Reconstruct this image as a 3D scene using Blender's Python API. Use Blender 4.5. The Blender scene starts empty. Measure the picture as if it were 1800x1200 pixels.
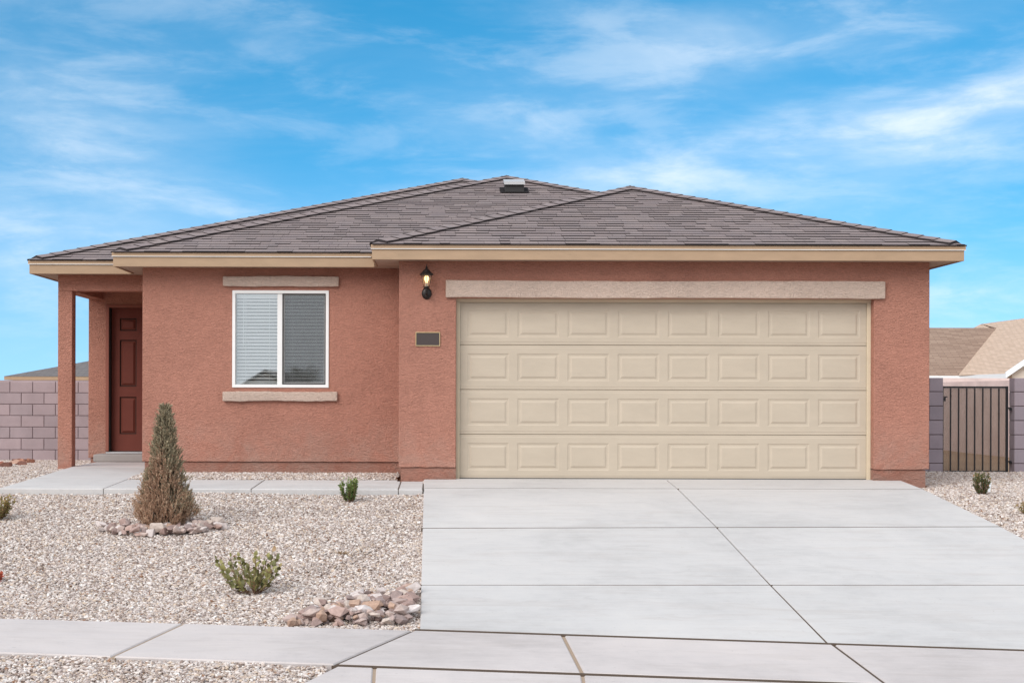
import bpy, bmesh, math, random
import numpy as np
from mathutils import Vector, Matrix, noise
R = math.radians
random.seed(7)
scene = bpy.context.scene
C = scene.collection

# ------------------------------------------------------------------ camera
F = 2524.0; VX = 780.0; VY = 694.0; CAMZ = 1.0      # calibration of the 1800 x 1200 photograph
cam_d = bpy.data.cameras.new("camera"); cam = bpy.data.objects.new("camera", cam_d); C.objects.link(cam)
cam_d.sensor_width = 36; cam_d.lens = 36 * F / 1800
cam_d.shift_x = (900 - VX) / 1800; cam_d.shift_y = (VY - 600) / 1800
cam_d.clip_end = 3000; cam_d.clip_start = .1
cam.location = (0, 0, CAMZ)
cam.rotation_euler = (Matrix.Rotation(R(90), 3, 'X') @ Matrix.Rotation(R(.15), 3, 'Z')).to_euler()
scene.camera = cam

# ------------------------------------------------------------------ light
SUN = Vector((-.46, -.62, .57)).normalized()
world = bpy.data.worlds.new("World"); scene.world = world; world.use_nodes = True
SUN_STRENGTH = 2.0; SKY_STRENGTH = .1
def build_world():
    nt = world.node_tree; N = nt.nodes; L = nt.links
    for n in list(N): N.remove(n)
    out = N.new('ShaderNodeOutputWorld'); bg = N.new('ShaderNodeBackground')
    bg.inputs['Strength'].default_value = SKY_STRENGTH
    L.new(bg.outputs[0], out.inputs[0])
    tc = N.new('ShaderNodeTexCoord')
    sep = N.new('ShaderNodeSeparateXYZ'); L.new(tc.outputs['Generated'], sep.inputs[0])
    def M(op, a, b=None, c=None, clamp=False):
        n = N.new('ShaderNodeMath'); n.operation = op; n.use_clamp = clamp
        for i, v in enumerate((a, b, c)):
            if v is None: continue
            if isinstance(v, (int, float)): n.inputs[i].default_value = v
            else: L.new(v, n.inputs[i])
        return n.outputs[0]
    X, Y, Z = sep.outputs
    # the clear sky: elevation is stretched, as the deep blue starts low over this dry high plain
    zz = M('ADD', M('MULTIPLY', M('MAXIMUM', Z, 0.0), 1.05), .19)
    comb = N.new('ShaderNodeCombineXYZ'); L.new(X, comb.inputs[0]); L.new(Y, comb.inputs[1]); L.new(zz, comb.inputs[2])
    nrm = N.new('ShaderNodeVectorMath'); nrm.operation = 'NORMALIZE'; L.new(comb.outputs[0], nrm.inputs[0])
    sky = N.new('ShaderNodeTexSky'); sky.sky_type = 'NISHITA'; sky.sun_disc = False
    sky.sun_elevation = math.asin(SUN.z); sky.sun_rotation = math.atan2(SUN.x, SUN.y)
    sky.altitude = 1500; sky.air_density = 1.0; sky.dust_density = .6; sky.ozone_density = 2.5
    L.new(nrm.outputs[0], sky.inputs[0])
    hs = N.new('ShaderNodeHueSaturation'); hs.inputs['Hue'].default_value = .478; hs.inputs['Saturation'].default_value = 1.34
    hs.inputs['Value'].default_value = 1.55; L.new(sky.outputs[0], hs.inputs['Color'])
    # clouds: thin cirrus, stretched noise in direction space
    def noise_(vec, scale, detail, rough, dist):
        n = N.new('ShaderNodeTexNoise'); n.inputs['Scale'].default_value = scale; n.inputs['Detail'].default_value = detail
        n.inputs['Roughness'].default_value = rough; n.inputs['Distortion'].default_value = dist
        L.new(vec, n.inputs['Vector']); return n.outputs[0]
    def mapped(rot, sc, loc=(0, 0, 0)):
        m = N.new('ShaderNodeMapping'); m.vector_type = 'POINT'
        m.inputs['Rotation'].default_value = rot; m.inputs['Scale'].default_value = sc; m.inputs['Location'].default_value = loc
        L.new(tc.outputs['Generated'], m.inputs[0]); return m.outputs[0]
    def ramp(v, a, b):
        n = N.new('ShaderNodeMapRange'); n.interpolation_type = 'SMOOTHSTEP'
        n.inputs['From Min'].default_value = a; n.inputs['From Max'].default_value = b
        L.new(v, n.inputs['Value']); return n.outputs[0]
    streak = noise_(mapped((0, R(14), 0), (2.2, 2.2, 8), (1.7, 0, 0)), 2.0, 9, .56, .35)
    wisp = noise_(mapped((0, R(10), 0), (3.4, 3.4, 13), (4.2, 0, .6)), 3.4, 10, .60, .3)
    broad = noise_(mapped((0, R(-8), 0), (2.2, 2.2, 5), (.4, 1, .2)), 1.4, 4, .5, .3)
    def blob(cx, cz, sx, sz, tilt):          # a soft elongated bank of cloud at direction (cx, cz) in the northern sky
        dx = M('SUBTRACT', X, cx); dz = M('SUBTRACT', Z, cz)
        a = M('ADD', M('MULTIPLY', dx, math.cos(tilt)), M('MULTIPLY', dz, math.sin(tilt)))
        b = M('SUBTRACT', M('MULTIPLY', dz, math.cos(tilt)), M('MULTIPLY', dx, math.sin(tilt)))
        # wobble the bank's edge
        b = M('ADD', b, M('MULTIPLY', M('SUBTRACT', broad, .5), .10))
        e = M('ADD', M('POWER', M('ABSOLUTE', M('DIVIDE', a, sx)), 2), M('POWER', M('ABSOLUTE', M('DIVIDE', b, sz)), 2))
        g = M('POWER', 2.718, M('MULTIPLY', e, -1))
        return M('MULTIPLY', g, ramp(Y, 0.0, .4))
    def vsum(*a):
        r = a[0]
        for q in a[1:]: r = M('ADD', r, q)
        return r
    banks = vsum(blob(.36, .185, .20, .030, R(11)),
                 M('MULTIPLY', blob(.14, .155, .20, .020, R(7)), .5),
                 M('MULTIPLY', blob(-.27, .19, .10, .060, R(-20)), .62),
                 M('MULTIPLY', blob(-.25, .11, .14, .035, R(0)), .5),
                 M('MULTIPLY', blob(.08, .195, .09, .045, R(10)), .3),
                 M('MULTIPLY', blob(.25, .255, .20, .03, R(8)), .42),
                 M('MULTIPLY', blob(-.20, .265, .16, .02, R(-8)), .2),
                 M('MULTIPLY', blob(.38, .075, .10, .010, R(2)), .7),
                 M('MULTIPLY', blob(.1, .06, .5, .03, 0), .25))
    texture = M('ADD', M('MULTIPLY', ramp(streak, .32, .72), .62), M('MULTIPLY', ramp(wisp, .36, .68), .42))
    c1 = M('MULTIPLY', banks, M('ADD', texture, .16))
    c2 = M('MULTIPLY', M('MULTIPLY', ramp(streak, .50, .74), ramp(broad, .42, .64)), .15)
    c3 = M('MULTIPLY', M('MULTIPLY', ramp(wisp, .46, .72), ramp(broad, .36, .62)), .2)
    away = M('MAXIMUM', ramp(Y, .55, -.1), ramp(Z, .38, .75))       # bright cloud deck overhead and over the street side
    low = M('MULTIPLY', ramp(Z, .17, -.03), .30)          # pale air near the horizon
    back = M('MULTIPLY', away, M('ADD', M('MULTIPLY', ramp(broad, .30, .55), .38), .6))
    cov = M('ADD', M('MULTIPLY', M('ADD', M('ADD', c1, c2), c3), .70), M('ADD', low, back), clamp=True)
    cov = M('MULTIPLY', cov, .96)
    mix = N.new('ShaderNodeMix'); mix.data_type = 'RGBA'; mix.clamp_factor = True
    L.new(cov, mix.inputs['Factor']); L.new(hs.outputs[0], mix.inputs['A'])
    mix.inputs['B'].default_value = (7.5, 8.0, 8.5, 1)
    L.new(mix.outputs['Result'], bg.inputs['Color'])
build_world()
sd = bpy.data.lights.new("sun", 'SUN'); so = bpy.data.objects.new("sun", sd); C.objects.link(so)
sd.energy = SUN_STRENGTH; sd.angle = R(46); sd.color = (1, .965, .92)
so.rotation_euler = SUN.to_track_quat('Z', 'Y').to_euler(); so.location = SUN * 50
vs = scene.view_settings; vs.view_transform = 'Standard'; vs.look = 'None'; vs.gamma = 1; vs.use_curve_mapping = False
vs.exposure = 0.48
scene.display_settings.display_device = 'sRGB'

# ------------------------------------------------------------------ helpers
ORG = {}
def lin(r, g, b): return tuple(((c / 255) / 12.92 if c / 255 <= .04045 else ((c / 255 + .055) / 1.055) ** 2.4) for c in (r, g, b)) + (1,)
def org(p): return ORG[p.name] if p else Vector((0, 0, 0))
def tag(o, label=None, cat=None, group=None, kind=None):
    if label: o['label'] = label
    if cat: o['category'] = cat
    if group: o['group'] = group
    if kind: o['kind'] = kind
    return o
def empty(name, loc, parent=None, **k):
    o = bpy.data.objects.new(name, None); C.objects.link(o); o.empty_display_size = .2
    w = Vector(loc)
    if parent: o.parent = parent; o.location = w - org(parent)
    else: o.location = w
    ORG[o.name] = w
    return tag(o, **k)
def link(name, me, loc=(0, 0, 0), parent=None, rot=None, scale=None):
    o = bpy.data.objects.new(name, me); C.objects.link(o); w = Vector(loc)
    if parent: o.parent = parent
    o.location = w - org(parent)
    if rot is not None: o.rotation_euler = rot
    if scale is not None: o.scale = scale
    ORG[o.name] = w
    return o
def mesh_of(name, vs_, fs, mat, smooth=False):
    me = bpy.data.meshes.new(name); me.from_pydata([tuple(v) for v in vs_], [], fs); me.update()
    if mat: me.materials.append(mat)
    if smooth: me.polygons.foreach_set('use_smooth', [True] * len(me.polygons))
    return me
def bevel(o, w=.006, seg=2, ang=35):
    m = o.modifiers.new('bevel', 'BEVEL'); m.width = w; m.segments = seg; m.limit_method = 'ANGLE'; m.angle_limit = R(ang)
    return o
class MB:
    def __init__(s): s.v = []; s.f = []
    def add(s, v, f):
        n = len(s.v); s.v += [Vector(q) for q in v]; s.f += [tuple(i + n for i in q) for q in f]; return s
    def box(s, x0, x1, y0, y1, z0, z1):
        return s.add([(x0,y0,z0),(x1,y0,z0),(x1,y1,z0),(x0,y1,z0),(x0,y0,z1),(x1,y0,z1),(x1,y1,z1),(x0,y1,z1)],
                     [(0,3,2,1),(4,5,6,7),(0,1,5,4),(1,2,6,5),(2,3,7,6),(3,0,4,7)])
    def prism_y(s, pts, y0, y1):            # outline in x,z given counter-clockwise seen from -y
        n = len(pts)
        return s.add([(x, y0, z) for x, z in pts] + [(x, y1, z) for x, z in pts],
                     [tuple(range(n)), tuple(range(2*n-1, n-1, -1))] + [(i, i+n, (i+1) % n + n, (i+1) % n) for i in range(n)])
    def frame_y(s, o, h, y0, y1):           # rectangular plate with a rectangular hole, o,h = (x0,x1,z0,z1)
        def r(q, y): return [(q[0],y,q[2]),(q[1],y,q[2]),(q[1],y,q[3]),(q[0],y,q[3])]
        v = r(o,y0)+r(h,y0)+r(o,y1)+r(h,y1); f = []
        for i in range(4):
            j = (i+1) % 4
            f += [(i,j,j+4,i+4),(i+8,i+12,j+12,j+8),(i,i+8,j+8,j),(i+4,j+4,j+12,i+12)]
        return s.add(v, f)
    def tube(s, pts, rad, seg=8, closed_ends=True):
        pts = [Vector(p) for p in pts]; rr = rad if isinstance(rad, (list, tuple)) else [rad]*len(pts)
        rings = []
        for i, p in enumerate(pts):
            d = (pts[min(i+1, len(pts)-1)] - pts[max(i-1, 0)]).normalized()
            a = d.cross(Vector((0, 0, 1))) if abs(d.z) < .9 else d.cross(Vector((1, 0, 0)))
            a.normalize(); b = d.cross(a)
            rings.append([p + (a*math.cos(t) + b*math.sin(t))*rr[i] for t in [2*math.pi*k/seg for k in range(seg)]])
        v = [q for r in rings for q in r]; f = []
        for i in range(len(pts)-1):
            for k in range(seg):
                a_, b_ = i*seg+k, i*seg+(k+1) % seg
                f.append((a_, b_, b_+seg, a_+seg))
        if closed_ends: f += [tuple(range(seg-1, -1, -1)), tuple(range((len(pts)-1)*seg, len(pts)*seg))]
        return s.add(v, f)
    def lathe(s, prof, cx, cy, seg=20, sy=1.0):
        v = []; f = []
        for r, z in prof:
            for k in range(seg):
                t = 2*math.pi*k/seg; v.append((cx+r*math.cos(t), cy+r*sy*math.sin(t), z))
        for i in range(len(prof)-1):
            for k in range(seg):
                a, b = i*seg+k, i*seg+(k+1) % seg
                f.append((a, b, b+seg, a+seg))
        return s.add(v, f)
    def build(s, name, mat, parent=None, smooth=False, at=None):
        w = Vector(at) if at is not None else org(parent)
        me = mesh_of(name, [q - w for q in s.v], s.f, mat, smooth)
        o = link(name, me, w, parent)
        return o

# ------------------------------------------------------------------ materials
class NT:
    def __init__(s, name, rough=.85, spec=.3, metal=0):
        s.m = bpy.data.materials.new(name); s.m.use_nodes = True; s.t = s.m.node_tree
        s.N = s.t.nodes; s.L = s.t.links; s.b = s.N['Principled BSDF']
        s.b.inputs['Roughness'].default_value = rough; s.b.inputs['Specular IOR Level'].default_value = spec
        s.b.inputs['Metallic'].default_value = metal
        s.g = None
    def coord(s, scale=(1, 1, 1), rot=(0, 0, 0), world=True):
        if world:
            n = s.N.new('ShaderNodeNewGeometry'); o = n.outputs['Position']
        else:
            n = s.N.new('ShaderNodeTexCoord'); o = n.outputs['Object']
        m = s.N.new('ShaderNodeMapping'); m.inputs['Scale'].default_value = scale; m.inputs['Rotation'].default_value = rot
        s.L.new(o, m.inputs[0]); return m.outputs[0]
    def noise(s, vec, sc, det=4, rough=.55, dist=0):
        n = s.N.new('ShaderNodeTexNoise'); n.inputs['Scale'].default_value = sc; n.inputs['Detail'].default_value = det
        n.inputs['Roughness'].default_value = rough; n.inputs['Distortion'].default_value = dist
        s.L.new(vec, n.inputs['Vector']); return n.outputs[0]
    def vor(s, vec, sc, feat='F1', out='Distance'):
        n = s.N.new('ShaderNodeTexVoronoi'); n.feature = feat; n.inputs['Scale'].default_value = sc
        s.L.new(vec, n.inputs['Vector']); return n.outputs[out]
    def ramp(s, v, stops, interp='LINEAR'):
        n = s.N.new('ShaderNodeValToRGB'); e = n.color_ramp.elements; n.color_ramp.interpolation = interp
        while len(e) < len(stops): e.new(.5)
        for i, (p, c) in enumerate(stops): e[i].position = p; e[i].color = c if len(c) == 4 else tuple(c)+(1,)
        s.L.new(v, n.inputs[0]); return n.outputs[0]
    def mix(s, f, a, b, mode='MIX'):
        n = s.N.new('ShaderNodeMix'); n.data_type = 'RGBA'; n.blend_type = mode
        for k, v in (('Factor', f), ('A', a), ('B', b)):
            if isinstance(v, (int, float)): n.inputs[k].default_value = v
            elif isinstance(v, tuple): n.inputs[k].default_value = v
            else: s.L.new(v, n.inputs[k])
        return n.outputs['Result']
    def math(s, op, a, b=None):
        n = s.N.new('ShaderNodeMath'); n.operation = op
        for i, v in enumerate((a, b)):
            if v is None: continue
            if isinstance(v, (int, float)): n.inputs[i].default_value = v
            else: s.L.new(v, n.inputs[i])
        return n.outputs[0]
    def color(s, c):
        if isinstance(c, tuple): s.b.inputs['Base Color'].default_value = c
        else: s.L.new(c, s.b.inputs['Base Color'])
        return s
    def bump(s, h, dist=.005, strength=1):
        n = s.N.new('ShaderNodeBump'); n.inputs['Distance'].default_value = dist; n.inputs['Strength'].default_value = strength
        s.L.new(h, n.inputs['Height'])
        if s.g: s.L.new(s.g, n.inputs['Normal'])
        s.g = n.outputs[0]; s.L.new(s.g, s.b.inputs['Normal']); return s
    def rnd(s):
        return s.N.new('ShaderNodeObjectInfo').outputs['Random']
def grey(v): return (v, v, v, 1)
def scl(c, k): return tuple(min(1, q*k) for q in c[:3])+(1,)

def stucco(name, col, var=.10, b1=.006):
    m = NT(name, .95, .15)
    c = m.coord(); cs = m.coord((1, 1, 2.2))
    big = m.noise(c, .9, 5, .6, .4); mid = m.noise(cs, 9, 5, .6, .6); fine = m.noise(cs, 55, 5, .7, .8)
    f2 = m.noise(cs, 30, 3, .6, 1.0)
    t = m.math('ADD', m.math('MULTIPLY', big, .30), m.math('ADD', m.math('MULTIPLY', mid, .2), m.math('ADD', m.math('MULTIPLY', fine, .2), m.math('MULTIPLY', f2, .3))))
    m.color(m.ramp(t, [(.36, scl(col, 1-var*2.2)), (.5, col), (.64, scl(col, 1+var*1.8))]))
    v = m.vor(m.coord((1, 1, 1.8)), 42, 'SMOOTH_F1')
    h = m.math('ADD', m.math('MULTIPLY', fine, .9), m.math('ADD', m.math('MULTIPLY', v, .5), m.math('MULTIPLY', m.noise(cs, 26, 4, .65, 1.2), 1.2)))
    dz = m.N.new('ShaderNodeSeparateXYZ'); m.L.new(m.coord(), dz.inputs[0])
    mr_ = m.N.new('ShaderNodeMapRange'); mr_.inputs['From Min'].default_value = .75; mr_.inputs['From Max'].default_value = .1; m.L.new(dz.outputs['Z'], mr_.inputs['Value'])
    dust = m.math('MULTIPLY', mr_.outputs[0], m.math('MULTIPLY', m.ramp(m.noise(m.coord(), 2.6, 6, .7, .8), [(.42, grey(0)), (.66, grey(1))]), .42))
    src = m.b.inputs['Base Color'].links[0].from_socket
    m.color(m.mix(dust, src, (.50, .39, .33, 1)))
    m.bump(h, b1*2.6, 1); return m.m
STUCCO = (.530, .246, .180, 1)
M_stucco = stucco('terracotta stucco', STUCCO, .125, .0085)
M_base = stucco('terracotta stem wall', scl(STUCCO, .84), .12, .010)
M_trim = stucco('beige stucco trim', (.72, .55, .455, 1), .10, .010)
def paint(name, col, rough=.55, spec=.4, var=.05, grain=0):
    m = NT(name, rough, spec); c = m.coord((1, 1, 3))
    n = m.noise(c, 3, 5, .6)
    m.color(m.ramp(n, [(.3, scl(col, 1-var)), (.7, scl(col, 1+var))]))
    if grain:
        g = m.noise(m.coord((3, 3, 160)), 2.2, 6, .7, .6)
        m.bump(g, grain)
    return m.m
M_fascia = paint('tan painted fascia', (.39, .265, .17, 1), .6, .3, .08, .0012)
M_soffit = paint('soffit board', (.42, .31, .24, 1), .7, .2, .1)
M_door_beige = paint('beige steel garage door', (.485, .405, .315, 1), .5, .35, .04, .0010)
M_door_trim = paint('beige door stop', (.60, .50, .36, 1), .6, .3, .04)
M_front_door = paint('brick red door paint', (.155, .040, .027, 1), .6, .2, .06, .0012)
M_glaze = paint('dark brown groove glaze', (.045, .016, .010, 1), .6, .2)
M_frame_red = paint('red painted door frame', (.26, .09, .062, 1), .6, .3, .05)
M_vinyl = paint('white vinyl', (.78, .76, .74, 1), .4, .4, .02)
M_slat = paint('white blind slat', (.86, .86, .84, 1), .5, .4, .02)
M_inner = paint('interior plaster', (.45, .43, .40, 1), .9, .1, .03)
M_seal = paint('shadowed door joint', (.16, .125, .09, 1), .8, .2)  # door beige darkened, the joint's shade put into the colour
M_rubber_shade = paint('dark rubber seal and jamb shade', (.03, .03, .03, 1), .8, .2)
M_black = NT('black powder coat', .45, .4).color((.012, .012, .014, 1)).m
M_bronze = NT('dark bronze metal', .38, .5, .6).color((.03, .024, .022, 1)).m
M_brass = NT('brass edge', .35, .5, .8).color((.62, .47, .26, 1)).m
M_plate = NT('dark brown plate', .5, .4).color((.055, .040, .037, 1)).m
M_galv = NT('pale metal vent', .5, .4, .3).color((.48, .47, .47, 1)).m
M_ventdark = NT('vent louvre', .7, .3).color((.035, .033, .033, 1)).m
M_white = paint('white metal trim', (.80, .82, .84, 1), .5, .3, .02)

def concrete(name, col, var=.105):
    m = NT(name, .9, .2); c = m.coord()
    a = m.noise(c, .55, 6, .62, .5); b = m.noise(c, 6, 5, .65); br = m.noise(m.coord((1, 30, 1)), 1.6, 7, .75, .5)
    f = m.noise(c, 160, 3, .8)
    t = m.math('ADD', m.math('ADD', m.math('MULTIPLY', a, .5), m.math('MULTIPLY', b, .18)), m.math('ADD', m.math('MULTIPLY', br, .2), m.math('MULTIPLY', f, .12)))
    r = m.N.new('ShaderNodeObjectInfo').outputs['Random']
    base = m.ramp(t, [(.34, scl(col, 1-var*2.0)), (.5, col), (.64, scl((col[0]*1.0, col[1]*.99, col[2]*.975), 1+var))])
    st = m.noise(m.coord((1, 5, 1)), .9, 6, .7, 1.2)
    base = m.mix(m.ramp(st, [(.50, grey(0)), (.76, grey(.42))]), base, (.42, .36, .325, 1))
    sc_ = m.noise(m.coord((.5, 2.5, 1), (0, 0, .12)), 2.7, 7, .72, 2.0)
    base = m.mix(m.ramp(sc_, [(.58, grey(0)), (.72, grey(.30))]), base, (.36, .33, .32, 1))
    sp = m.noise(c, 34, 3, .5)
    base = m.mix(m.ramp(sp, [(.68, grey(0)), (.74, grey(.35))]), base, (.30, .27, .24, 1))
    base = m.mix(1.0, base, m.ramp(r, [(0, grey(.955)), (1, grey(1.0))]), 'MULTIPLY')
    m.color(base)
    m.bump(m.math('ADD', m.math('MULTIPLY', br, 1), m.math('MULTIPLY', f, .6)), .0022)
    return m.m
M_conc = concrete('pale broomed concrete', (.550, .522, .508, 1))
M_walk = concrete('sidewalk concrete', (.575, .515, .495, 1), .11)
M_step = concrete('grey step concrete', (.32, .29, .275, 1), .1)
M_joint_light = NT('sandy joint', .95, .1).color((.36, .27, .20, 1)).m
M_joint = NT('joint filler', .95, .1).color((.105, .078, .06, 1)).m

def gravel_mat():
    m = NT('crushed gravel', .9, .2); r = m.rnd()
    at = m.N.new('ShaderNodeAttribute'); at.attribute_type = 'INSTANCER'; at.attribute_name = 'tone'
    t = at.outputs['Fac']
    kg = 1.13
    cols = [(0, lin(164, 148, 138)), (.16, lin(198, 186, 178)), (.32, lin(212, 201, 192)), (.46, lin(186, 167, 152)), (.57, lin(204, 190, 180)),
            (.67, lin(194, 174, 154)), (.74, lin(172, 156, 148)), (.85, lin(138, 119, 108)), (.94, lin(224, 216, 208)), (.98, lin(142, 108, 86))]
    cols = [(p_, scl((q[0]*.985, q[1]*.995, q[2]*1.02), kg)) for p_, q in cols]
    c = m.ramp(t, cols, 'CONSTANT')
    n = m.noise(m.coord(), 90, 3, .6)
    c = m.mix(1.0, c, m.ramp(n, [(.3, grey(.86)), (.7, grey(1.0))]), 'MULTIPLY')
    m.color(c); m.bump(n, .002); return m.m
M_gravel = gravel_mat()
def bed_mat():
    m = NT('gravel bed', .95, .1); c = m.coord()
    v = m.vor(c, 34, 'F1', 'Color'); s = m.N.new('ShaderNodeSeparateColor'); m.L.new(v, s.inputs[0])
    col = m.ramp(s.outputs[0], [(0, lin(120, 104, 94)), (.35, lin(170, 156, 146)), (.6, lin(196, 184, 174)), (.85, lin(140, 122, 110))], 'LINEAR')
    m.color(col); d = m.vor(c, 34); m.bump(m.math('SUBTRACT', 1.0, d), .02)
    return m.m
M_bed = bed_mat()
def dirt_mat():
    m = NT('desert dirt', .95, .1); c = m.coord()
    n = m.noise(c, .35, 7, .65, .4); f = m.noise(c, 14, 5, .7)
    t = m.math('ADD', m.math('MULTIPLY', n, .65), m.math('MULTIPLY', f, .35))
    m.color(m.ramp(t, [(.35, (.28, .175, .11, 1)), (.5, (.38, .25, .16, 1)), (.66, (.46, .34, .24, 1))])); m.bump(f, .03)
    return m.m
M_dirt = dirt_mat()
def asphalt():
    m = NT('asphalt', .9, .2); c = m.coord(); f = m.noise(c, 120, 4, .8)
    m.color(m.ramp(f, [(.35, grey(.035)), (.7, grey(.085))])); m.bump(f, .004); return m.m
M_asphalt = asphalt()
def rockmat(name, cols):
    m = NT(name, .9, .2); r = m.rnd()
    c = m.ramp(r, [(i/len(cols), q) for i, q in enumerate(cols)], 'CONSTANT')
    n = m.noise(m.coord((1, 1, 1), world=False), 3.0, 6, .65, .6)
    c = m.mix(1.0, c, m.ramp(n, [(.3, (.72, .70, .68, 1)), (.7, grey(1.12))]), 'MULTIPLY')
    m.color(c); m.bump(m.noise(m.coord(), 60, 5, .7), .004); return m.m
M_rock = rockmat('broken landscape rock', [lin(190,170,162), lin(168,142,134), lin(206,194,190), lin(182,152,134), lin(156,138,134), lin(214,202,198), lin(176,156,150), lin(188,160,150), lin(150,128,122), lin(198,182,172)])
M_redrock = rockmat('red landscape rock', [lin(150,96,80), lin(172,124,104), lin(134,96,84), lin(186,150,132)])
def blockmat(name, col):
    m = NT(name, .95, .1); r = m.rnd(); c = m.coord()
    f = m.noise(c, 70, 4, .75); g = m.noise(c, 2.2, 4, .6)
    t = m.math('ADD', m.math('MULTIPLY', f, .4), m.math('MULTIPLY', g, .6))
    b = m.ramp(t, [(.33, scl(col, .84)), (.66, scl(col, 1.13))])
    b = m.mix(1.0, b, m.ramp(r, [(0, (.90, .90, .90, 1)), (1, (1.04, 1.01, 1.0, 1))]), 'MULTIPLY')
    m.color(b); m.bump(f, .004); return m.m
M_block = blockmat('mauve concrete block', (.365, .29, .30, 1))
M_block2 = blockmat('greyish mauve block', (.325, .275, .305, 1))
M_mortar = blockmat('mortar', (.20, .15, .155, 1))
M_farwall = blockmat('pale far block', (.74, .60, .57, 1))

def shingle_mat(name, cols, attr='tone', k=1.0):
    m = NT(name, .93, .15)
    a = m.N.new('ShaderNodeAttribute'); a.attribute_type = 'GEOMETRY'; a.attribute_name = attr
    c = m.ramp(a.outputs['Fac'], [(0, (.022, .018, .018, 1)), (.10, (.060, .050, .050, 1))]+[(.101+.899*i/(len(cols)-1), scl(q, k)) for i, q in enumerate(cols)])  # darkest stops carry the shade painted on the butts
    g = m.noise(m.coord(), 130, 3, .8); b = m.noise(m.coord((1, 1, 1)), 3.5, 4, .6)
    c = m.mix(1.0, c, m.ramp(g, [(.3, grey(.72)), (.7, grey(1.25))]), 'MULTIPLY')
    c = m.mix(1.0, c, m.ramp(b, [(.3, (.9, .9, .92, 1)), (.7, (1.06, 1.02, 1.0, 1))]), 'MULTIPLY')
    m.color(c); m.bump(g, .004); return m.m
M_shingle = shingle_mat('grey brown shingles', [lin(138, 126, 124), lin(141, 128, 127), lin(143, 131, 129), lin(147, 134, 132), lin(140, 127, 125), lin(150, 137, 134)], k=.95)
M_deck = NT('roof underlay', .95, .1).color((.05, .045, .045, 1)).m
def far_roof(name, c0, c1, pitch_scale):
    m = NT(name, .95, .1)
    br = m.N.new('ShaderNodeTexBrick'); br.inputs['Scale'].default_value = 1; br.inputs['Brick Width'].default_value = .9
    br.inputs['Row Height'].default_value = .16; br.inputs['Mortar Size'].default_value = .018
    br.inputs['Color1'].default_value = c0; br.inputs['Color2'].default_value = c1; br.inputs['Mortar'].default_value = scl(c0, .55)
    m.L.new(m.coord(world=False), br.inputs['Vector'])
    m.color(br.outputs['Color']); m.bump(br.outputs['Fac'], -.02); return m.m
M_roof_brown = far_roof('brown neighbour shingles', lin(164, 140, 124), lin(142, 118, 104), 1)
M_roof_sunlit = far_roof('sunlit neighbour shingles', lin(208, 182, 162), lin(196, 170, 150), 1)  # lighter copy of the brown shingles, sunlight put into the colour
M_roof_grey = far_roof('grey neighbour shingles', lin(128, 122, 120), lin(112, 106, 106), 1)
M_siding = paint('cream siding', (.66, .58, .50, 1), .7, .2, .03)
M_ochre = paint('ochre soffit', (.50, .36, .17, 1), .7, .2, .03)
M_pane_dark = NT('dark window glass', .05, .6).color((.02, .025, .03, 1)).m

def leafmat(name, stops, rough=.6, trans=.15):
    m = NT(name, rough, .3)
    a = m.N.new('ShaderNodeAttribute'); a.attribute_type = 'GEOMETRY'; a.attribute_name = 'tone'
    m.color(m.ramp(a.outputs['Fac'], stops)); return m.m
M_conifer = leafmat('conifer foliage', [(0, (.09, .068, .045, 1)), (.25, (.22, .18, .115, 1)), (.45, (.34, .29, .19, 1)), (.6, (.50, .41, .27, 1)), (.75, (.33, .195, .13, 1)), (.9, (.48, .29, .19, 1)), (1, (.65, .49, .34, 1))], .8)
M_box = leafmat('small green leaves', [(0, (.045, .075, .025, 1)), (.5, (.10, .16, .04, 1)), (1, (.26, .30, .09, 1))])
M_yellow = leafmat('yellow green leaves', [(0, (.10, .11, .03, 1)), (.5, (.28, .24, .08, 1)), (1, (.50, .30, .17, 1))])
M_dark = leafmat('dark green leaves', [(0, (.03, .05, .025, 1)), (.6, (.075, .10, .035, 1)), (.9, (.20, .17, .06, 1)), (1, (.40, .22, .09, 1))])
M_red = leafmat('red leaves', [(0, (.30, .03, .02, 1)), (1, (.55, .12, .06, 1))])
M_dry = leafmat('dry grass', [(0, (.20, .12, .06, 1)), (1, (.40, .27, .15, 1))])
def objleaf(name, cols):
    m = NT(name, .5, .35)
    m.color(m.ramp(m.rnd(), [(i/max(1, len(cols)-1), q) for i, q in enumerate(cols)])); return m.m
M_shrubleaf = objleaf('leathery shrub leaf', [(.105, .105, .035, 1), (.17, .16, .052, 1), (.25, .225, .075, 1), (.13, .12, .045, 1), (.34, .32, .13, 1), (.30, .17, .09, 1)])
M_twig = NT('twig bark', .85, .2).color((.17, .095, .06, 1)).m
M_bark = NT('bark', .9, .1).color((.11, .07, .05, 1)).m

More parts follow.
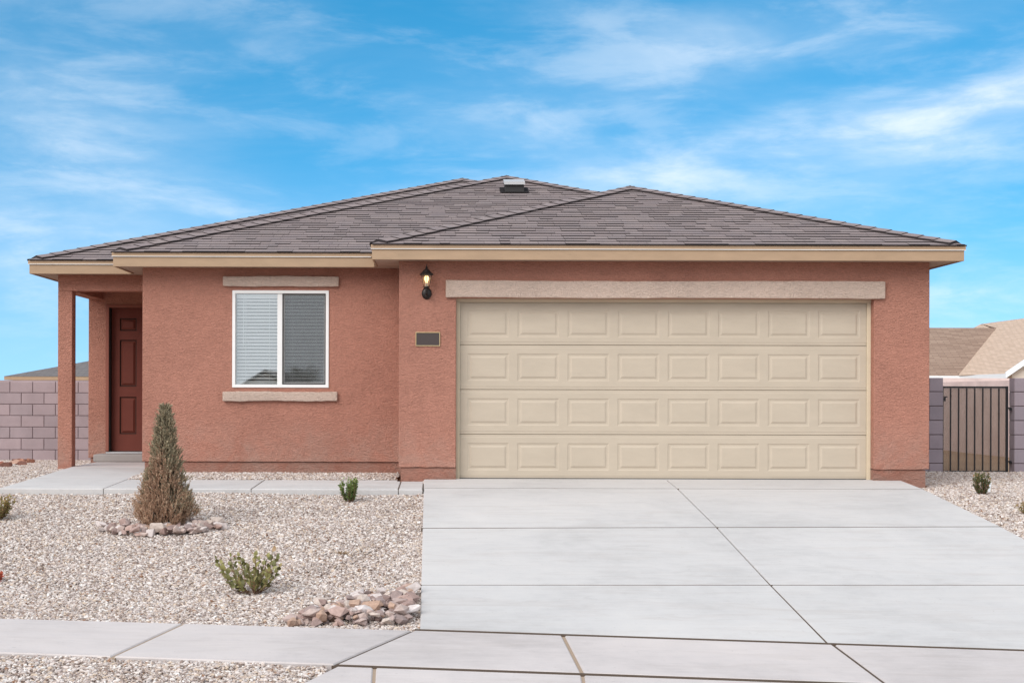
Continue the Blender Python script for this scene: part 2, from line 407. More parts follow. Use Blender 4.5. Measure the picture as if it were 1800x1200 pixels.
# glass: thin coated pane, partly mirror, partly see-through
def glass(name, refl=.26, tint=(.93, .95, .95, 1)):
    m = bpy.data.materials.new(name); m.use_nodes = True; t = m.node_tree; N = t.nodes; L = t.links
    for n in list(N): N.remove(n)
    o = N.new('ShaderNodeOutputMaterial'); mx = N.new('ShaderNodeMixShader'); g = N.new('ShaderNodeBsdfGlossy'); tr = N.new('ShaderNodeBsdfTransparent')
    g.inputs['Roughness'].default_value = .015; g.inputs['Color'].default_value = (1, 1, 1, 1); tr.inputs['Color'].default_value = tint
    lw = N.new('ShaderNodeLayerWeight'); lw.inputs['Blend'].default_value = .25
    mr = N.new('ShaderNodeMapRange'); mr.inputs['To Min'].default_value = refl; mr.inputs['To Max'].default_value = 1
    L.new(lw.outputs['Fresnel'], mr.inputs['Value']); L.new(mr.outputs[0], mx.inputs[0])
    L.new(tr.outputs[0], mx.inputs[1]); L.new(g.outputs[0], mx.inputs[2]); L.new(mx.outputs[0], o.inputs[0])
    return m
M_glass = glass('window glass', .20, (.985, .99, .985, 1)); M_lampglass = glass('lantern glass', .06, (1, .93, .82, 1))
def screen(name, col, open_):
    m = bpy.data.materials.new(name); m.use_nodes = True; t = m.node_tree; N = t.nodes; L = t.links
    b = N['Principled BSDF']; b.inputs['Base Color'].default_value = col; b.inputs['Roughness'].default_value = .7
    mx = N.new('ShaderNodeMixShader'); tr = N.new('ShaderNodeBsdfTransparent'); mx.inputs[0].default_value = open_
    L.new(b.outputs[0], mx.inputs[1]); L.new(tr.outputs[0], mx.inputs[2]); L.new(mx.outputs[0], N['Material Output'].inputs[0])
    return m
M_insect = screen('insect screen', (.06, .06, .06, 1), .74)
M_perf = screen('perforated gate sheet', (.22, .145, .10, 1), .56)
def bulbmat():
    m = NT('lit bulb', .4, .3); m.color((1, .8, .5, 1)); m.b.inputs['Emission Color'].default_value = (1, .72, .36, 1)
    m.b.inputs['Emission Strength'].default_value = 1.7; return m.m
M_bulb = bulbmat()

# ------------------------------------------------------------------ ground shape
PROF = [(5.0, -.90), (6.9, -.80), (8.9, -.672), (10.1, -.645), (11.6, -.522), (13.85, -.273), (15.97, -.065), (17.0, 0.0)]
def interp(tab, y):
    if y <= tab[0][0]: return tab[0][1]
    for (a, p), (b, q) in zip(tab, tab[1:]):
        if y <= b: return p + (q-p)*(y-a)/(b-a)
    return tab[-1][1]
def S(x, y):            # top of driveway and pavement concrete
    k = min(1, max(0, (11.6-y)/1.5))
    return interp(PROF, y) - k*.016*(x+.17)
def PZ(y): return -.05 + .02715*(y-15.97)      # path and porch pad
def sm(a, b, t): t = min(1, max(0, (t-a)/(b-a))); return t*t*(3-2*t)
def G(x, y):            # gravel bed
    if y < 15.97:
        z = S(x, y) - .045
        if y < 10.25: z += .012
        if x < -.3: z += .012*math.sin(x*1.9+y*.8)*sm(10.3, 11.5, y)
        return z
    if x > 5:   return -.11 + .03*sm(16, 18, y) - .0
    near = -.11 + (.10)*sm(15.97, 17.4, y) + .02*sm(17.2, 18, y)
    left = -.11 + .10*sm(16, 18.8, y) - .18*sm(19, 25.6, y)
    w = sm(-3.9, -4.8, x) if x < -3.9 else 0
    w = sm(3.9, 4.8, -x)
    return near*(1-w) + left*w
def unproj(px, py, surf=S):
    v = (py-VY)/F; y = 10.0
    for _ in range(60):
        y = y*.5 + .5*(CAMZ - surf((px-VX)/F*y, y))/v
    return ((px-VX)/F*y, y)

# ------------------------------------------------------------------ ground and street
def grid_fn(x0, x1, y0, y1, step, fn):
    nx = max(1, round((x1-x0)/step)); ny = max(1, round((y1-y0)/step)); v = []; f = []
    for j in range(ny+1):
        for i in range(nx+1):
            x = x0+(x1-x0)*i/nx; y = y0+(y1-y0)*j/ny; v.append((x, y, fn(x, y)))
    for j in range(ny):
        for i in range(nx):
            a = j*(nx+1)+i; f.append((a, a+1, a+nx+2, a+nx+1))
    return v, f
def terrain(x, y):
    d = G(max(-9, min(12, x)), max(5.0, min(25.6, y))) - .06
    if y > 34: d -= .0
    if y < 5: d = -1.02
    return d
v, f = [], []
XS = [-1500, -400, -120, -60, -30] + [-16+i for i in range(41)] + [40, 80, 160, 500, 1500]
YS = [-1500, -400, -150, -90, -60, -40, -25, -12, -5, 0, 4, 6.7] + [7.2+.6*i for i in range(33)] + [28, 32, 36, 45, 60, 90, 140, 300, 700, 1500, 2400]
for y in YS:
    for x in XS: v.append((x, y, terrain(x, y)))
nx = len(XS)
for j in range(len(YS)-1):
    for i in range(nx-1):
        a = j*nx+i; f.append((a, a+1, a+nx+1, a+nx))
o = link('ground', mesh_of('ground', v, f, M_dirt)); tag(o, kind='structure')
mb = MB(); mb.box(-200, 200, -6.0, 5.6, -1.1, -.93); o = mb.build('road', M_asphalt); tag(o, kind='structure')
# kerb and gutter on the near side of the street (in front of the pavement)
road_kerb = empty('kerb', (0, 6, -.9)); tag(road_kerb, kind='structure')
for k in range(-8, 9):
    x0, x1 = k*3.0, k*3.0+2.985
    mb = MB()
    drop = -2.2 < x0 < 6
    zt = -.885 if drop else -.80
    mb.prism_y([(0, 0), (1, 0), (1, 1), (0, 1)], 0, 1); mb.v = []; mb.f = []
    pts = [(5.55, -1.0), (6.42, -1.0), (6.42, zt), (6.27, zt), (6.18, -.905), (5.55, -.922)]
    n = len(pts)
    mb.add([(x0, y, z) for y, z in pts]+[(x1, y, z) for y, z in pts], [tuple(range(n-1, -1, -1)), tuple(range(n, 2*n))]+[(i, (i+1) % n, (i+1) % n+n, i+n) for i in range(n)])
    mb.build('kerb_stone', M_walk, road_kerb)

# concrete slabs --------------------------------------------------------------------
def seg_inset(poly, d):
    n = len(poly); out = []
    P = [Vector((p[0], p[1])) for p in poly]
    area = sum(P[i].x*P[(i+1) % n].y-P[(i+1) % n].x*P[i].y for i in range(n))
    if area < 0: P.reverse()
    for i in range(n):
        a, b, c = P[i-1], P[i], P[(i+1) % n]
        d1 = (b-a).normalized(); d2 = (c-b).normalized()
        n1 = Vector((-d1.y, d1.x)); n2 = Vector((-d2.y, d2.x))
        k = (n1+n2); k = k/max(.3, k.dot(n1)); out.append(b+k*d)
    return out
SLABS = []
def slab(name, poly, surf, mat, parent, gap=.006, thick=.10, sub=1):
    """a cast slab: top follows surf, edges tooled round"""
    ins = .05 if parent.name.startswith('driveway') and len(poly) == 4 and poly[0][0] < 0 and poly[0][1] > 9.9 else 0
    SLABS.append([Vector((p[0]+(ins if i in (0, 3) else 0), p[1])) for i, p in enumerate(poly)])
    P = seg_inset(poly, gap); Q = seg_inset([(p.x, p.y) for p in P], .008)
    # subdivide in y so that the top can bend with the slope
    n = len(P)
    v = [(p.x, p.y, surf(p.x, p.y)-thick) for p in P]+[(p.x, p.y, surf(p.x, p.y)-.008) for p in P]+[(p.x, p.y, surf(p.x, p.y)) for p in Q]
    f = [(i, (i+1) % n, (i+1) % n+n, i+n) for i in range(n)]+[(i+n, (i+1) % n+n, (i+1) % n+2*n, i+2*n) for i in range(n)]+[tuple(range(2*n, 3*n))]
    c = Vector((sum(p.x for p in P)/n, sum(p.y for p in P)/n, 0)); c.z = surf(c.x, c.y)
    me = mesh_of(name, [Vector(q)-c for q in v], f, mat)
    o = link(name, me, c, parent)
    return o
def joint(name, a, b, w, surf, parent, dz=-.012, mat=None):
    a = Vector(a[:2]); b = Vector(b[:2]); d = (b-a).normalized(); nrm = Vector((-d.y, d.x))*w
    q = [a+nrm, a-nrm, b-nrm, b+nrm]
    v = [(p.x, p.y, surf(p.x, p.y)+dz) for p in q]
    mb = MB(); mb.add(v+[(x, y, z-.03) for x, y, z in v], [(0, 3, 2, 1), (4, 5, 6, 7), (0, 1, 5, 4), (1, 2, 6, 5), (2, 3, 7, 6), (3, 0, 4, 7)])
    mb.f = [tuple(reversed(q)) for q in mb.f]
    return mb.build(name, mat or M_joint, parent)
drive = empty('driveway', (2.6, 13.5, S(2.6, 13.5))); tag(drive, kind='structure')
XL, XC, XR = -.215, 2.645, 5.42
def xl(y): return -.236 + (17-y)*.0098
e1l, e1m, e1r = unproj(738, 1105), unproj(1451, 1124), unproj(1800, 1138)
def e1(x):          # far edge of the pavement
    if x < e1l[0]:
        a = unproj(0, 1085); t = (x-a[0])/(e1l[0]-a[0]); return a[1]+(e1l[1]-a[1])*t
    t = (x-e1l[0])/(e1r[0]-e1l[0]); return e1l[1]+(e1r[1]-e1l[1])*t
e2a, e2b, e2c = unproj(0, 1146), unproj(587, 1165), unproj(1560, 1197)
def e2(x):
    if x < e2b[0]: t = (x-e2a[0])/(e2b[0]-e2a[0]); return e2a[1]+(e2b[1]-e2a[1])*t
    t = (x-e2b[0])/(e2c[0]-e2b[0]); return e2b[1]+(e2c[1]-e2b[1])*t
rows = [(17.145, 17.145), (16.2, 16.2), (13.80, 13.95), (11.55, 11.62)]
def rowy(i, x): a, b = rows[i]; return a+(b-a)*(x-XL)/(XR-XL)
for i in range(3):
    for xa, xb in ((None, XC), (XC, XR)):
        ya0 = rowy(i+1, xa if xa is not None else XL); yb0 = rowy(i+1, xb); ya1 = rowy(i, xa if xa is not None else XL); yb1 = rowy(i, xb)
        x00 = xl(ya0) if xa is None else xa; x01 = xl(ya1) if xa is None else xa
        g = .006
        up = (.004, .0025, 0)[i]           # each bay sits a few millimetres above the one below it
        if i == 0: ya1 = yb1 = 16.996
        slab('slab', [(x00, ya0), (xb, yb0), (xb, yb1), (x01, ya1)], lambda x, y: S(x, y)+up, M_conc, drive, g)
slab('slab', [(xl(10.1), e1(xl(10.1))), (XC, e1(XC)), (XC, rowy(3, XC)), (xl(11.5), rowy(3, XL))], S, M_conc, drive, .006)
slab('slab', [(XC, e1(XC)), (XR+.05, e1(XR)), (XR, rowy(3, XR)), (XC, rowy(3, XC))], S, M_conc, drive, .006)
# the garage floor lip under the door
mb = MB(); mb.box(.148, 5.089, 17.001, 17.6, -.1, .004); mb.build('garage_sill', M_conc, drive)
# filled joints that show as dark lines
joint('joint_filler', (XL, 16.2), (XR, 16.2), .006, S, drive, .003)
joint('joint_filler', (XC, 17.0), (XC, e1(XC)), .006, S, drive, -.006)
for i in (2, 3): joint('joint_filler', (XL, rowy(i, XL)), (XR, rowy(i, XR)), .006, S, drive, .0015 if i == 2 else -.001)
joint('joint_filler', (-.2, e1(-.2)), (6.2, e1(6.2)), .012, S, drive, -.002)

walk = empty('sidewalk', (0, 9.5, S(0, 9.5))); tag(walk, kind='structure')
ja = unproj(325, 1093), unproj(200, 1150); jb = unproj(728, 1106), unproj(590, 1164); jc = unproj(990, 1111), unproj(1025, 1178); jd = unproj(1462, 1125), unproj(1560, 1197)
def onl(x, fn): return (x, fn(x))
J = [((-7.8, e1(-7.8)), (-8.3, e2(-8.3))), ((-5.3, e1(-5.3)), (-5.7, e2(-5.7))), (onl(ja[0][0], e1), onl(ja[1][0], e2)), (onl(jb[0][0], e1), onl(jb[1][0], e2)), (onl(jc[0][0], e1), onl(jc[1][0], e2)),
     (onl(jd[0][0], e1), onl(jd[1][0], e2)), ((4.2, e1(4.2)), (4.15, e2(4.15))), ((5.8, e1(5.8)), (5.8, e2(5.8))), ((7.6, e1(7.6)), (7.6, e2(7.6)))]
for k in range(len(J)-1):
    (a, b), (c, d) = J[k], J[k+1]
    slab('slab', [b, d, c, a], lambda x, y: S(x, y)-.008, M_walk, walk, .012)
for k in range(1, len(J)-1):
    joint('joint_filler', J[k][0], J[k][1], .022, S, walk, -.018, M_joint_light if k in (2, 4) else M_joint)
# apron between pavement and kerb
apron = empty('driveway_apron', (2, 7.5, S(2, 7.5))); tag(apron, kind='structure')
q0 = onl(e2b[0]+.02, e2); fl = unproj(505, 1200)
dirv = Vector((fl[0]-q0[0], fl[1]-q0[1])); t_ = (6.45-q0[1])/dirv.y; q1 = (q0[0]+dirv.x*t_*.8, 6.45)
A = [(q0, q1), (onl(unproj(660, 1166)[0], e2), (unproj(670, 1200)[0]*.8-.05, 6.45)), (onl(jc[1][0], e2), (unproj(1028, 1200)[0]*.85, 6.45)), (onl(jd[1][0], e2), (2.5, 6.45)), (onl(4.15, e2), (4.2, 6.45)), (onl(5.8, e2), (6.6, 6.45))]
for k in range(len(A)-1):
    (a, b), (c, d) = A[k], A[k+1]
    slab('slab', [b, d, c, a], lambda x, y: S(x, y)-.017, M_walk, apron, .010)
joint('joint_filler', A[0][0], A[-1][0], .012, S, apron, -.0095)
for k in (1, 2, 3, 4): joint('joint_filler', A[k][0], A[k][1], .018, S, apron, -.026, M_joint_light)

path = empty('front_path', (-2.5, 16.5, PZ(16.5))); tag(path, kind='structure')
pz = lambda x, y: PZ(y)
slab('slab', [(-.503, 15.97), (-.23, 15.97), (-.232, 16.996), (-.503, 16.996)], pz, M_conc, path, .005)
slab('slab', [(-2.14, 15.97), (-.503, 15.97), (-.503, 16.996), (-.54, 16.998), (-.54, 17.17), (-2.14, 17.17)], pz, M_conc, path, .004)
slab('slab', [(-3.784, 15.97), (-2.14, 15.97), (-2.14, 17.17), (-3.784, 17.17)], pz, M_conc, path, .004)
slab('slab', [(-4.95, 15.97), (-3.784, 15.97), (-3.784, 19.1), (-4.95, 19.1)], pz, M_conc, path, .004)
slab('slab', [(-4.95, 19.1), (-3.784, 19.1), (-3.784, 20.87), (-4.95, 20.87)], lambda x, y: .035, M_walk, path, .006)
for a, b in (((-2.14, 15.98), (-2.14, 17.16)), ((-3.784, 15.98), (-3.784, 17.9)), ((-.503, 15.98), (-.503, 16.98)), ((-.233, 15.98), (-.233, 16.98)), ((-4.95, 19.1), (-3.79, 19.1))):
    joint('joint_filler', a, b, .006, pz, path, -.006)
# ------------------------------------------------------------------ gravel
HOUSE_RECTS = [(-.532, 5.751, 17.0, 34), (-3.78, -.5, 18.02, 34), (-5.16, -3.7, 20.87, 34)]
def in_poly(x, y, P):
    c = False; n = len(P); j = n-1
    for i in range(n):
        if (P[i].y > y) != (P[j].y > y) and x < (P[j].x-P[i].x)*(y-P[i].y)/(P[j].y-P[i].y)+P[i].x: c = not c
        j = i
    return c
BB = [(min(p.x for p in P), max(p.x for p in P), min(p.y for p in P), max(p.y for p in P)) for P in SLABS]
def blocked(x, y):
    for r in HOUSE_RECTS:
        if r[0] < x < r[1] and r[2] < y < r[3]: return True
    for P, b in zip(SLABS, BB):
        if b[0] < x < b[1] and b[2] < y < b[3] and in_poly(x, y, P): return True
    return False
def gravel_bed(name, x0, x1, y0, y1, step):
    nx = round((x1-x0)/step); ny = round((y1-y0)/step); idx = {}; v = []; f = []
    def vid(i, j):
        if (i, j) not in idx:
            x = x0+i*step; y = y0+j*step
            idx[(i, j)] = len(v); v.append((x, y, G(x, y)))
        return idx[(i, j)]
    for j in range(ny):
        for i in range(nx):
            cx = x0+(i+.5)*step; cy = y0+(j+.5)*step
            if cx < -.309*cy-1.6 or cx > .404*cy+1.4: continue
            if blocked(cx, cy): continue
            if cx > 5 and cy > (20.3 if 7.0 < cx < 8.15 else 20.62): continue
            if cx < -5.1 and cy > 25.6: continue
            f.append((vid(i, j), vid(i+1, j), vid(i+1, j+1), vid(i, j+1)))
    return link(name, mesh_of(name, v, f, M_bed))
bed = gravel_bed('gravel', -10, 10, 6.5, 25.6, .08)
tag(bed, 'pale crushed gravel covering the front yard on both sides of the concrete', 'gravel', kind='stuff')
def gravel_nodes():
    g = bpy.data.node_groups.new('gravel stones', 'GeometryNodeTree')
    g.interface.new_socket('Geometry', in_out='INPUT', socket_type='NodeSocketGeometry')
    g.interface.new_socket('Geometry', in_out='OUTPUT', socket_type='NodeSocketGeometry')
    N = g.nodes; L = g.links
    gi = N.new('NodeGroupInput'); go = N.new('NodeGroupOutput')
    dist = N.new('GeometryNodeDistributePointsOnFaces'); dist.inputs['Density'].default_value = 3300; dist.inputs['Seed'].default_value = 3
    L.new(gi.outputs[0], dist.inputs['Mesh'])
    # thinner far away, where stones are built a little larger
    pos = N.new('GeometryNodeInputPosition'); sep = N.new('ShaderNodeSeparateXYZ'); L.new(pos.outputs[0], sep.inputs[0])
    mr = N.new('ShaderNodeMapRange'); mr.inputs['From Min'].default_value = 10; mr.inputs['From Max'].default_value = 20
    mr.inputs['To Min'].default_value = 8200; mr.inputs['To Max'].default_value = 4600; L.new(sep.outputs['Y'], mr.inputs['Value'])
    dn = N.new('ShaderNodeTexNoise'); dn.inputs['Scale'].default_value = 1.7; dn.inputs['Detail'].default_value = 4; L.new(pos.outputs[0], dn.inputs['Vector'])
    dm = N.new('ShaderNodeMapRange'); dm.inputs['From Min'].default_value = .35; dm.inputs['From Max'].default_value = .6; dm.inputs['To Min'].default_value = .55; dm.inputs['To Max'].default_value = 1.05; L.new(dn.outputs[0], dm.inputs['Value'])
    mu = N.new('ShaderNodeMath'); mu.operation = 'MULTIPLY'; L.new(mr.outputs[0], mu.inputs[0]); L.new(dm.outputs[0], mu.inputs[1]); L.new(mu.outputs[0], dist.inputs['Density'])
    join = N.new('GeometryNodeJoinGeometry')
    for k in range(7):
        ico = N.new('GeometryNodeMeshIcoSphere'); ico.inputs['Radius'].default_value = .5; ico.inputs['Subdivisions'].default_value = 2 if k < 3 else 1
        sp = N.new('GeometryNodeSetPosition'); nz = N.new('ShaderNodeTexNoise'); nz.noise_dimensions = '4D'
        nz.inputs['W'].default_value = k*3.7+.3; nz.inputs['Scale'].default_value = 1.1 if k < 3 else 2.2; nz.inputs['Detail'].default_value = 1
        p = N.new('GeometryNodeInputPosition'); L.new(p.outputs[0], nz.inputs['Vector'])
        sub = N.new('ShaderNodeVectorMath'); sub.operation = 'SUBTRACT'; sub.inputs[1].default_value = (.5, .5, .5); L.new(nz.outputs['Color'], sub.inputs[0])
        sc = N.new('ShaderNodeVectorMath'); sc.operation = 'SCALE'; sc.inputs['Scale'].default_value = 1.15; L.new(sub.outputs[0], sc.inputs[0])
        L.new(ico.outputs['Mesh'], sp.inputs['Geometry']); L.new(sc.outputs[0], sp.inputs['Offset'])
        tr = N.new('GeometryNodeTransform'); tr.inputs['Scale'].default_value = (1.25, .8+.08*(k % 3), .55+.07*(k % 4))
        L.new(sp.outputs[0], tr.inputs['Geometry'])
        sm_ = N.new('GeometryNodeSetMaterial'); sm_.inputs['Material'].default_value = M_gravel; L.new(tr.outputs[0], sm_.inputs['Geometry'])
        ss = N.new('GeometryNodeSetShadeSmooth'); ss.inputs['Shade Smooth'].default_value = False; L.new(sm_.outputs[0], ss.inputs['Geometry'])
        g2i = N.new('GeometryNodeGeometryToInstance'); L.new(ss.outputs[0], g2i.inputs[0]); L.new(g2i.outputs[0], join.inputs[0])
    iop = N.new('GeometryNodeInstanceOnPoints'); iop.inputs['Pick Instance'].default_value = True
    L.new(dist.outputs['Points'], iop.inputs['Points']); L.new(join.outputs[0], iop.inputs['Instance'])
    ri = N.new('FunctionNodeRandomValue'); ri.data_type = 'INT'; ri.inputs[4].default_value = 0; ri.inputs[5].default_value = 6; L.new(ri.outputs[2], iop.inputs['Instance Index'])
    rr = N.new('FunctionNodeRandomValue'); rr.data_type = 'FLOAT_VECTOR'; rr.inputs[0].default_value = (-.5, -.5, 0); rr.inputs[1].default_value = (.5, .5, 6.283); rr.inputs['Seed'].default_value = 4
    L.new(rr.outputs[0], iop.inputs['Rotation'])
    rs = N.new('FunctionNodeRandomValue'); rs.data_type = 'FLOAT'; rs.inputs[2].default_value = 0; rs.inputs[3].default_value = 1; rs.inputs['Seed'].default_value = 9
    pw = N.new('ShaderNodeMath'); pw.operation = 'POWER'; pw.inputs[1].default_value = 2.4; L.new(rs.outputs[1], pw.inputs[0])
    ma = N.new('ShaderNodeMath'); ma.operation = 'MULTIPLY_ADD'; ma.inputs[1].default_value = .020; ma.inputs[2].default_value = .0125; L.new(pw.outputs[0], ma.inputs[0])
    L.new(ma.outputs[0], iop.inputs['Scale'])
    st = N.new('GeometryNodeStoreNamedAttribute'); st.data_type = 'FLOAT'; st.domain = 'INSTANCE'; st.inputs['Name'].default_value = 'tone'
    rt = N.new('FunctionNodeRandomValue'); rt.data_type = 'FLOAT'; rt.inputs['Seed'].default_value = 21; L.new(rt.outputs[1], st.inputs['Value'])
    L.new(iop.outputs[0], st.inputs['Geometry'])
    tl = N.new('GeometryNodeTranslateInstances'); tl.inputs['Local Space'].default_value = False
    rz = N.new('FunctionNodeRandomValue'); rz.data_type = 'FLOAT_VECTOR'; rz.inputs[0].default_value = (0, 0, -.004); rz.inputs[1].default_value = (0, 0, .014); rz.inputs['Seed'].default_value = 33
    L.new(rz.outputs[0], tl.inputs['Translation']); L.new(st.outputs[0], tl.inputs['Instances'])
    j2 = N.new('GeometryNodeJoinGeometry'); L.new(gi.outputs[0], j2.inputs[0]); L.new(tl.outputs[0], j2.inputs[0]); L.new(j2.outputs[0], go.inputs[0])
    return g
md = bed.modifiers.new('stones', 'NODES'); md.node_group = gravel_nodes()

# ------------------------------------------------------------------ house
house = empty('house', (0, 17, 0))
tag(house, 'single storey terracotta stucco house with beige double garage door and dark hip roof', 'house')
GX0, GX1, GY = -.532, 5.751, 17.0
OX0, OX1, OZ = .145, 5.092, 2.15          # garage opening
WT = 2.59
def strip_bottom(x0, x1, z, amp=.004, n=14):   # slightly uneven lower stucco edge
    return [(x0+(x1-x0)*i/n, z+random.uniform(-amp, amp)) for i in range(n+1)]
mb = MB()
zs = .145
pts = strip_bottom(GX0, OX0, zs, .006, 6)+[(OX0, OZ), (OX1, OZ)]+strip_bottom(OX1, GX1, zs-.012, .006, 6)+[(GX1, WT), (GX0, WT)]
mb.prism_y(pts, GY, GY+.148); bevel(mb.build('garage_wall', M_stucco, house), .010, 3)
mb = MB(); mb.box(GX0, GX0+.15, GY+.1485, 18.0, zs, WT); mb.build('side_wall', M_stucco, house)
mb = MB(); mb.box(GX1-.15, GX1, GY+.1485, 33.7, zs-.012, WT); mb.build('side_wall', M_stucco, house)
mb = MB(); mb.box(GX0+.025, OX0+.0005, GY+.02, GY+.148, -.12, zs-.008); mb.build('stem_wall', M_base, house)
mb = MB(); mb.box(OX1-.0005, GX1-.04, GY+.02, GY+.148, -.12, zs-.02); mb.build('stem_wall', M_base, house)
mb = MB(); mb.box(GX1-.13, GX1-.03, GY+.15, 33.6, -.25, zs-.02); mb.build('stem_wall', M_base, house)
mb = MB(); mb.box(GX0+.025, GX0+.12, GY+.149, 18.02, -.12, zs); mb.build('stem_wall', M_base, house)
# main wall with window hole
MX0, MY = -3.78, 18.0
WX0, WX1, WZ0, WZ1 = -2.653, -1.441, 1.086, 2.305
def wall_with_hole(x0, x1, z0, z1, h, y0, y1, name, mat):
    mb = MB(); mb.frame_y((x0, x1, z0, z1), h, y0, y1); return bevel(mb.build(name, mat, house), .008, 3)
wall_with_hole(MX0, GX0-.0005, .158, WT, (WX0, WX1, WZ0, WZ1), MY, MY+.15, 'main_wall', M_stucco)
mb = MB(); mb.box(MX0, MX0+.15, MY+.1505, 20.85, .158, WT); mb.build('side_wall', M_stucco, house)
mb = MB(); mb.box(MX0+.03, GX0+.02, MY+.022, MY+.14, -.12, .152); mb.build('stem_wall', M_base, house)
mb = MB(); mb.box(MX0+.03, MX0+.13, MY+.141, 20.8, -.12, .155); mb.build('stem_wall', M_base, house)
# entry wall with door hole
EX0, EY = -5.16, 20.85
DX0, DX1, DZ0, DZ1 = -4.905, -3.93, .168, 2.30
mb = MB(); mb.prism_y([(EX0, .075), (DX0, .075), (DX0, DZ1), (DX1, DZ1), (DX1, .075), (MX0+.01, .075), (MX0+.01, WT), (EX0, WT)], EY, EY+.15)
bevel(mb.build('entry_wall', M_stucco, house), .008, 3)
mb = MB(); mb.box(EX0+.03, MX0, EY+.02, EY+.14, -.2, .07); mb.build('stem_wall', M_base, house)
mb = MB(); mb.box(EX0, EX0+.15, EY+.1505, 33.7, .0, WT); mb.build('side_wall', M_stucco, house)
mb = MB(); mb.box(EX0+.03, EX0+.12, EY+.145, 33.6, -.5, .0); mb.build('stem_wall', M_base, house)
mb = MB(); mb.box(EX0+.151, GX1-.151, 33.55, 33.7, -.4, WT); mb.build('rear_wall', M_stucco, house)
mb = MB(); mb.box(-5.0, 5.6, 22.2, 22.3, 0, WT); mb.build('partition_wall', M_inner, house)
mb = MB(); mb.box(-3.62, -.40, 18.16, 22.19, .02, .05); mb.build('room_floor', M_inner, house)
mb = MB(); mb.box(-3.62, -.40, 18.155, 22.19, 2.5, 2.55); mb.build('room_ceiling', M_inner, house)
mb = MB(); mb.box(-.38, -.30, 18.155, 22.19, 0.0, 2.55); mb.build('partition_wall', M_inner, house)
# porch column and beams
mb = MB(); mb.box(-5.135, -4.945, 19.1, 19.29, -.08, 2.37); bevel(mb.build('porch_column', M_stucco, house), .008, 3)
mb = MB(); mb.prism_y([(-5.135, 2.3705), (MX0-.0005, 2.3705), (MX0-.0005, WT), (-5.135, WT)], 19.1, 19.29); bevel(mb.build('porch_beam', M_stucco, house), .008, 3)
mb = MB(); mb.box(-5.135, -4.945, 19.2905, 20.8495, 2.371, WT); mb.build('porch_beam', M_stucco, house)
mb = MB(); mb.box(-4.944, MX0, 19.291, 20.849, 2.52, 2.54); mb.build('porch_ceiling', M_soffit, house)
# front step and threshold
mb = MB(); mb.box(-4.985, MX0-.002, 20.42, 20.848, .036, .143); bevel(mb.build('door_step', M_step, house), .018, 3)
mb = MB(); mb.box(DX0+.0, DX1-.0, 20.849, 20.99, .08, DZ0-.004); mb.build('threshold', M_galv, house)
# stucco trim bands
def band(name, x0, x1, z0, z1, y0, y1, seed):
    rd = random.Random(seed); n = 22; a = []; b = []
    for i in range(n+1):
        x = x0+(x1-x0)*i/n; w = rd.uniform(-.0035, .0035)+.004*math.sin(i*.5+seed)
        a.append((x, z0+w)); b.append((x, z1+rd.uniform(-.003, .003)+.004*math.sin(i*.33+seed*2)))
    mb = MB(); mb.prism_y(a+b[::-1], y0, y1); return bevel(mb.build(name, M_trim, house), .012, 3)
band('garage_lintel', .02, 5.213, 2.15, 2.352, GY-.05, GY-.0005, 1)
band('window_header', -2.767, -1.316, 2.351, 2.479, MY-.05, MY-.0005, 2)
band('window_sill', -2.767, -1.330, .917, 1.036, MY-.05, MY-.0005, 3)

# garage door ----------------------------------------------------------------
gd = empty('garage_door', (2.62, GY+.148, 0), house)
tx0, tx1 = OX0+.001, OX1-.001; yd = GY+.150
for x0, x1 in ((tx0, tx0+.045), (tx1-.045, tx1)):
    mb = MB(); mb.box(x0, x1, GY+.115, GY+.1475, .002, OZ-.041); bevel(mb.build('door_stop', M_door_trim, gd), .004)
mb = MB(); mb.box(tx0, tx1, GY+.115, GY+.1475, OZ-.04, OZ-.001); mb.build('door_stop', M_door_trim, gd)
DW0, DW1 = .165, 5.075; DH = 2.134/4; npan = 8; pitch = .5985
px0 = .145+.136
def embossed(w, h):      # a stamped raised panel: groove, bevel and field; front faces -y, centre at origin
    v = []; rings = [(0, 0), (.012, .006), (.030, .007), (.052, -.002), (.058, -.002)]
    for ins, dep in rings:
        a, b = w/2-ins, h/2-ins; v += [(-a, dep, -b), (a, dep, -b), (a, dep, b), (-a, dep, b)]
    f = []
    for r in range(len(rings)-1):
        for i in range(4):
            j = (i+1) % 4; f.append((r*4+i, r*4+j, r*4+4+j, r*4+4+i))
    n = (len(rings)-1)*4; f.append((n, n+1, n+2, n+3))
    return mesh_of('raised_panel', v, f, M_door_beige)
PW, PH = .498, .325
pm = embossed(PW, PH)
for s in range(4):
    z0 = s*DH+.0015; z1 = (s+1)*DH-.0015; yf = yd+.004; zc = (z0+z1)/2
    if s == 3: zc -= .012
    # section plate with 8 holes
    xs = [DW0]; 
    for k in range(npan): xs += [px0+k*pitch, px0+k*pitch+PW]
    xs.append(DW1)
    zsq = [z0, z0+.004, z0+.030, z0+.036, zc-PH/2, zc+PH/2, z1-.036, z1-.030, z1-.004, z1]
    ysq = [yf+.012, yf+.003, yf+.003, yf, yf, yf, yf, yf+.003, yf+.003, yf+.012]
    mb = MB(); v = []
    for z, y in zip(zsq, ysq):
        for x in xs: v.append((x, y, z))
    n = len(xs); f = []
    for j in range(len(zsq)-1):
        for i in range(n-1):
            if j == 4 and i % 2 == 1: continue
            f.append((j*n+i, j*n+i+1, (j+1)*n+i+1, (j+1)*n+i))
    mb.add(v, f); mb.build('door_section', M_door_beige, gd)
    for k in range(npan):
        link('raised_panel', pm, (px0+k*pitch+PW/2, yf, zc), gd)
mb = MB(); mb.box(DW0, DW1, yd+.030, yd+.05, .0, 2.14); mb.build('door_core', M_inner, gd)
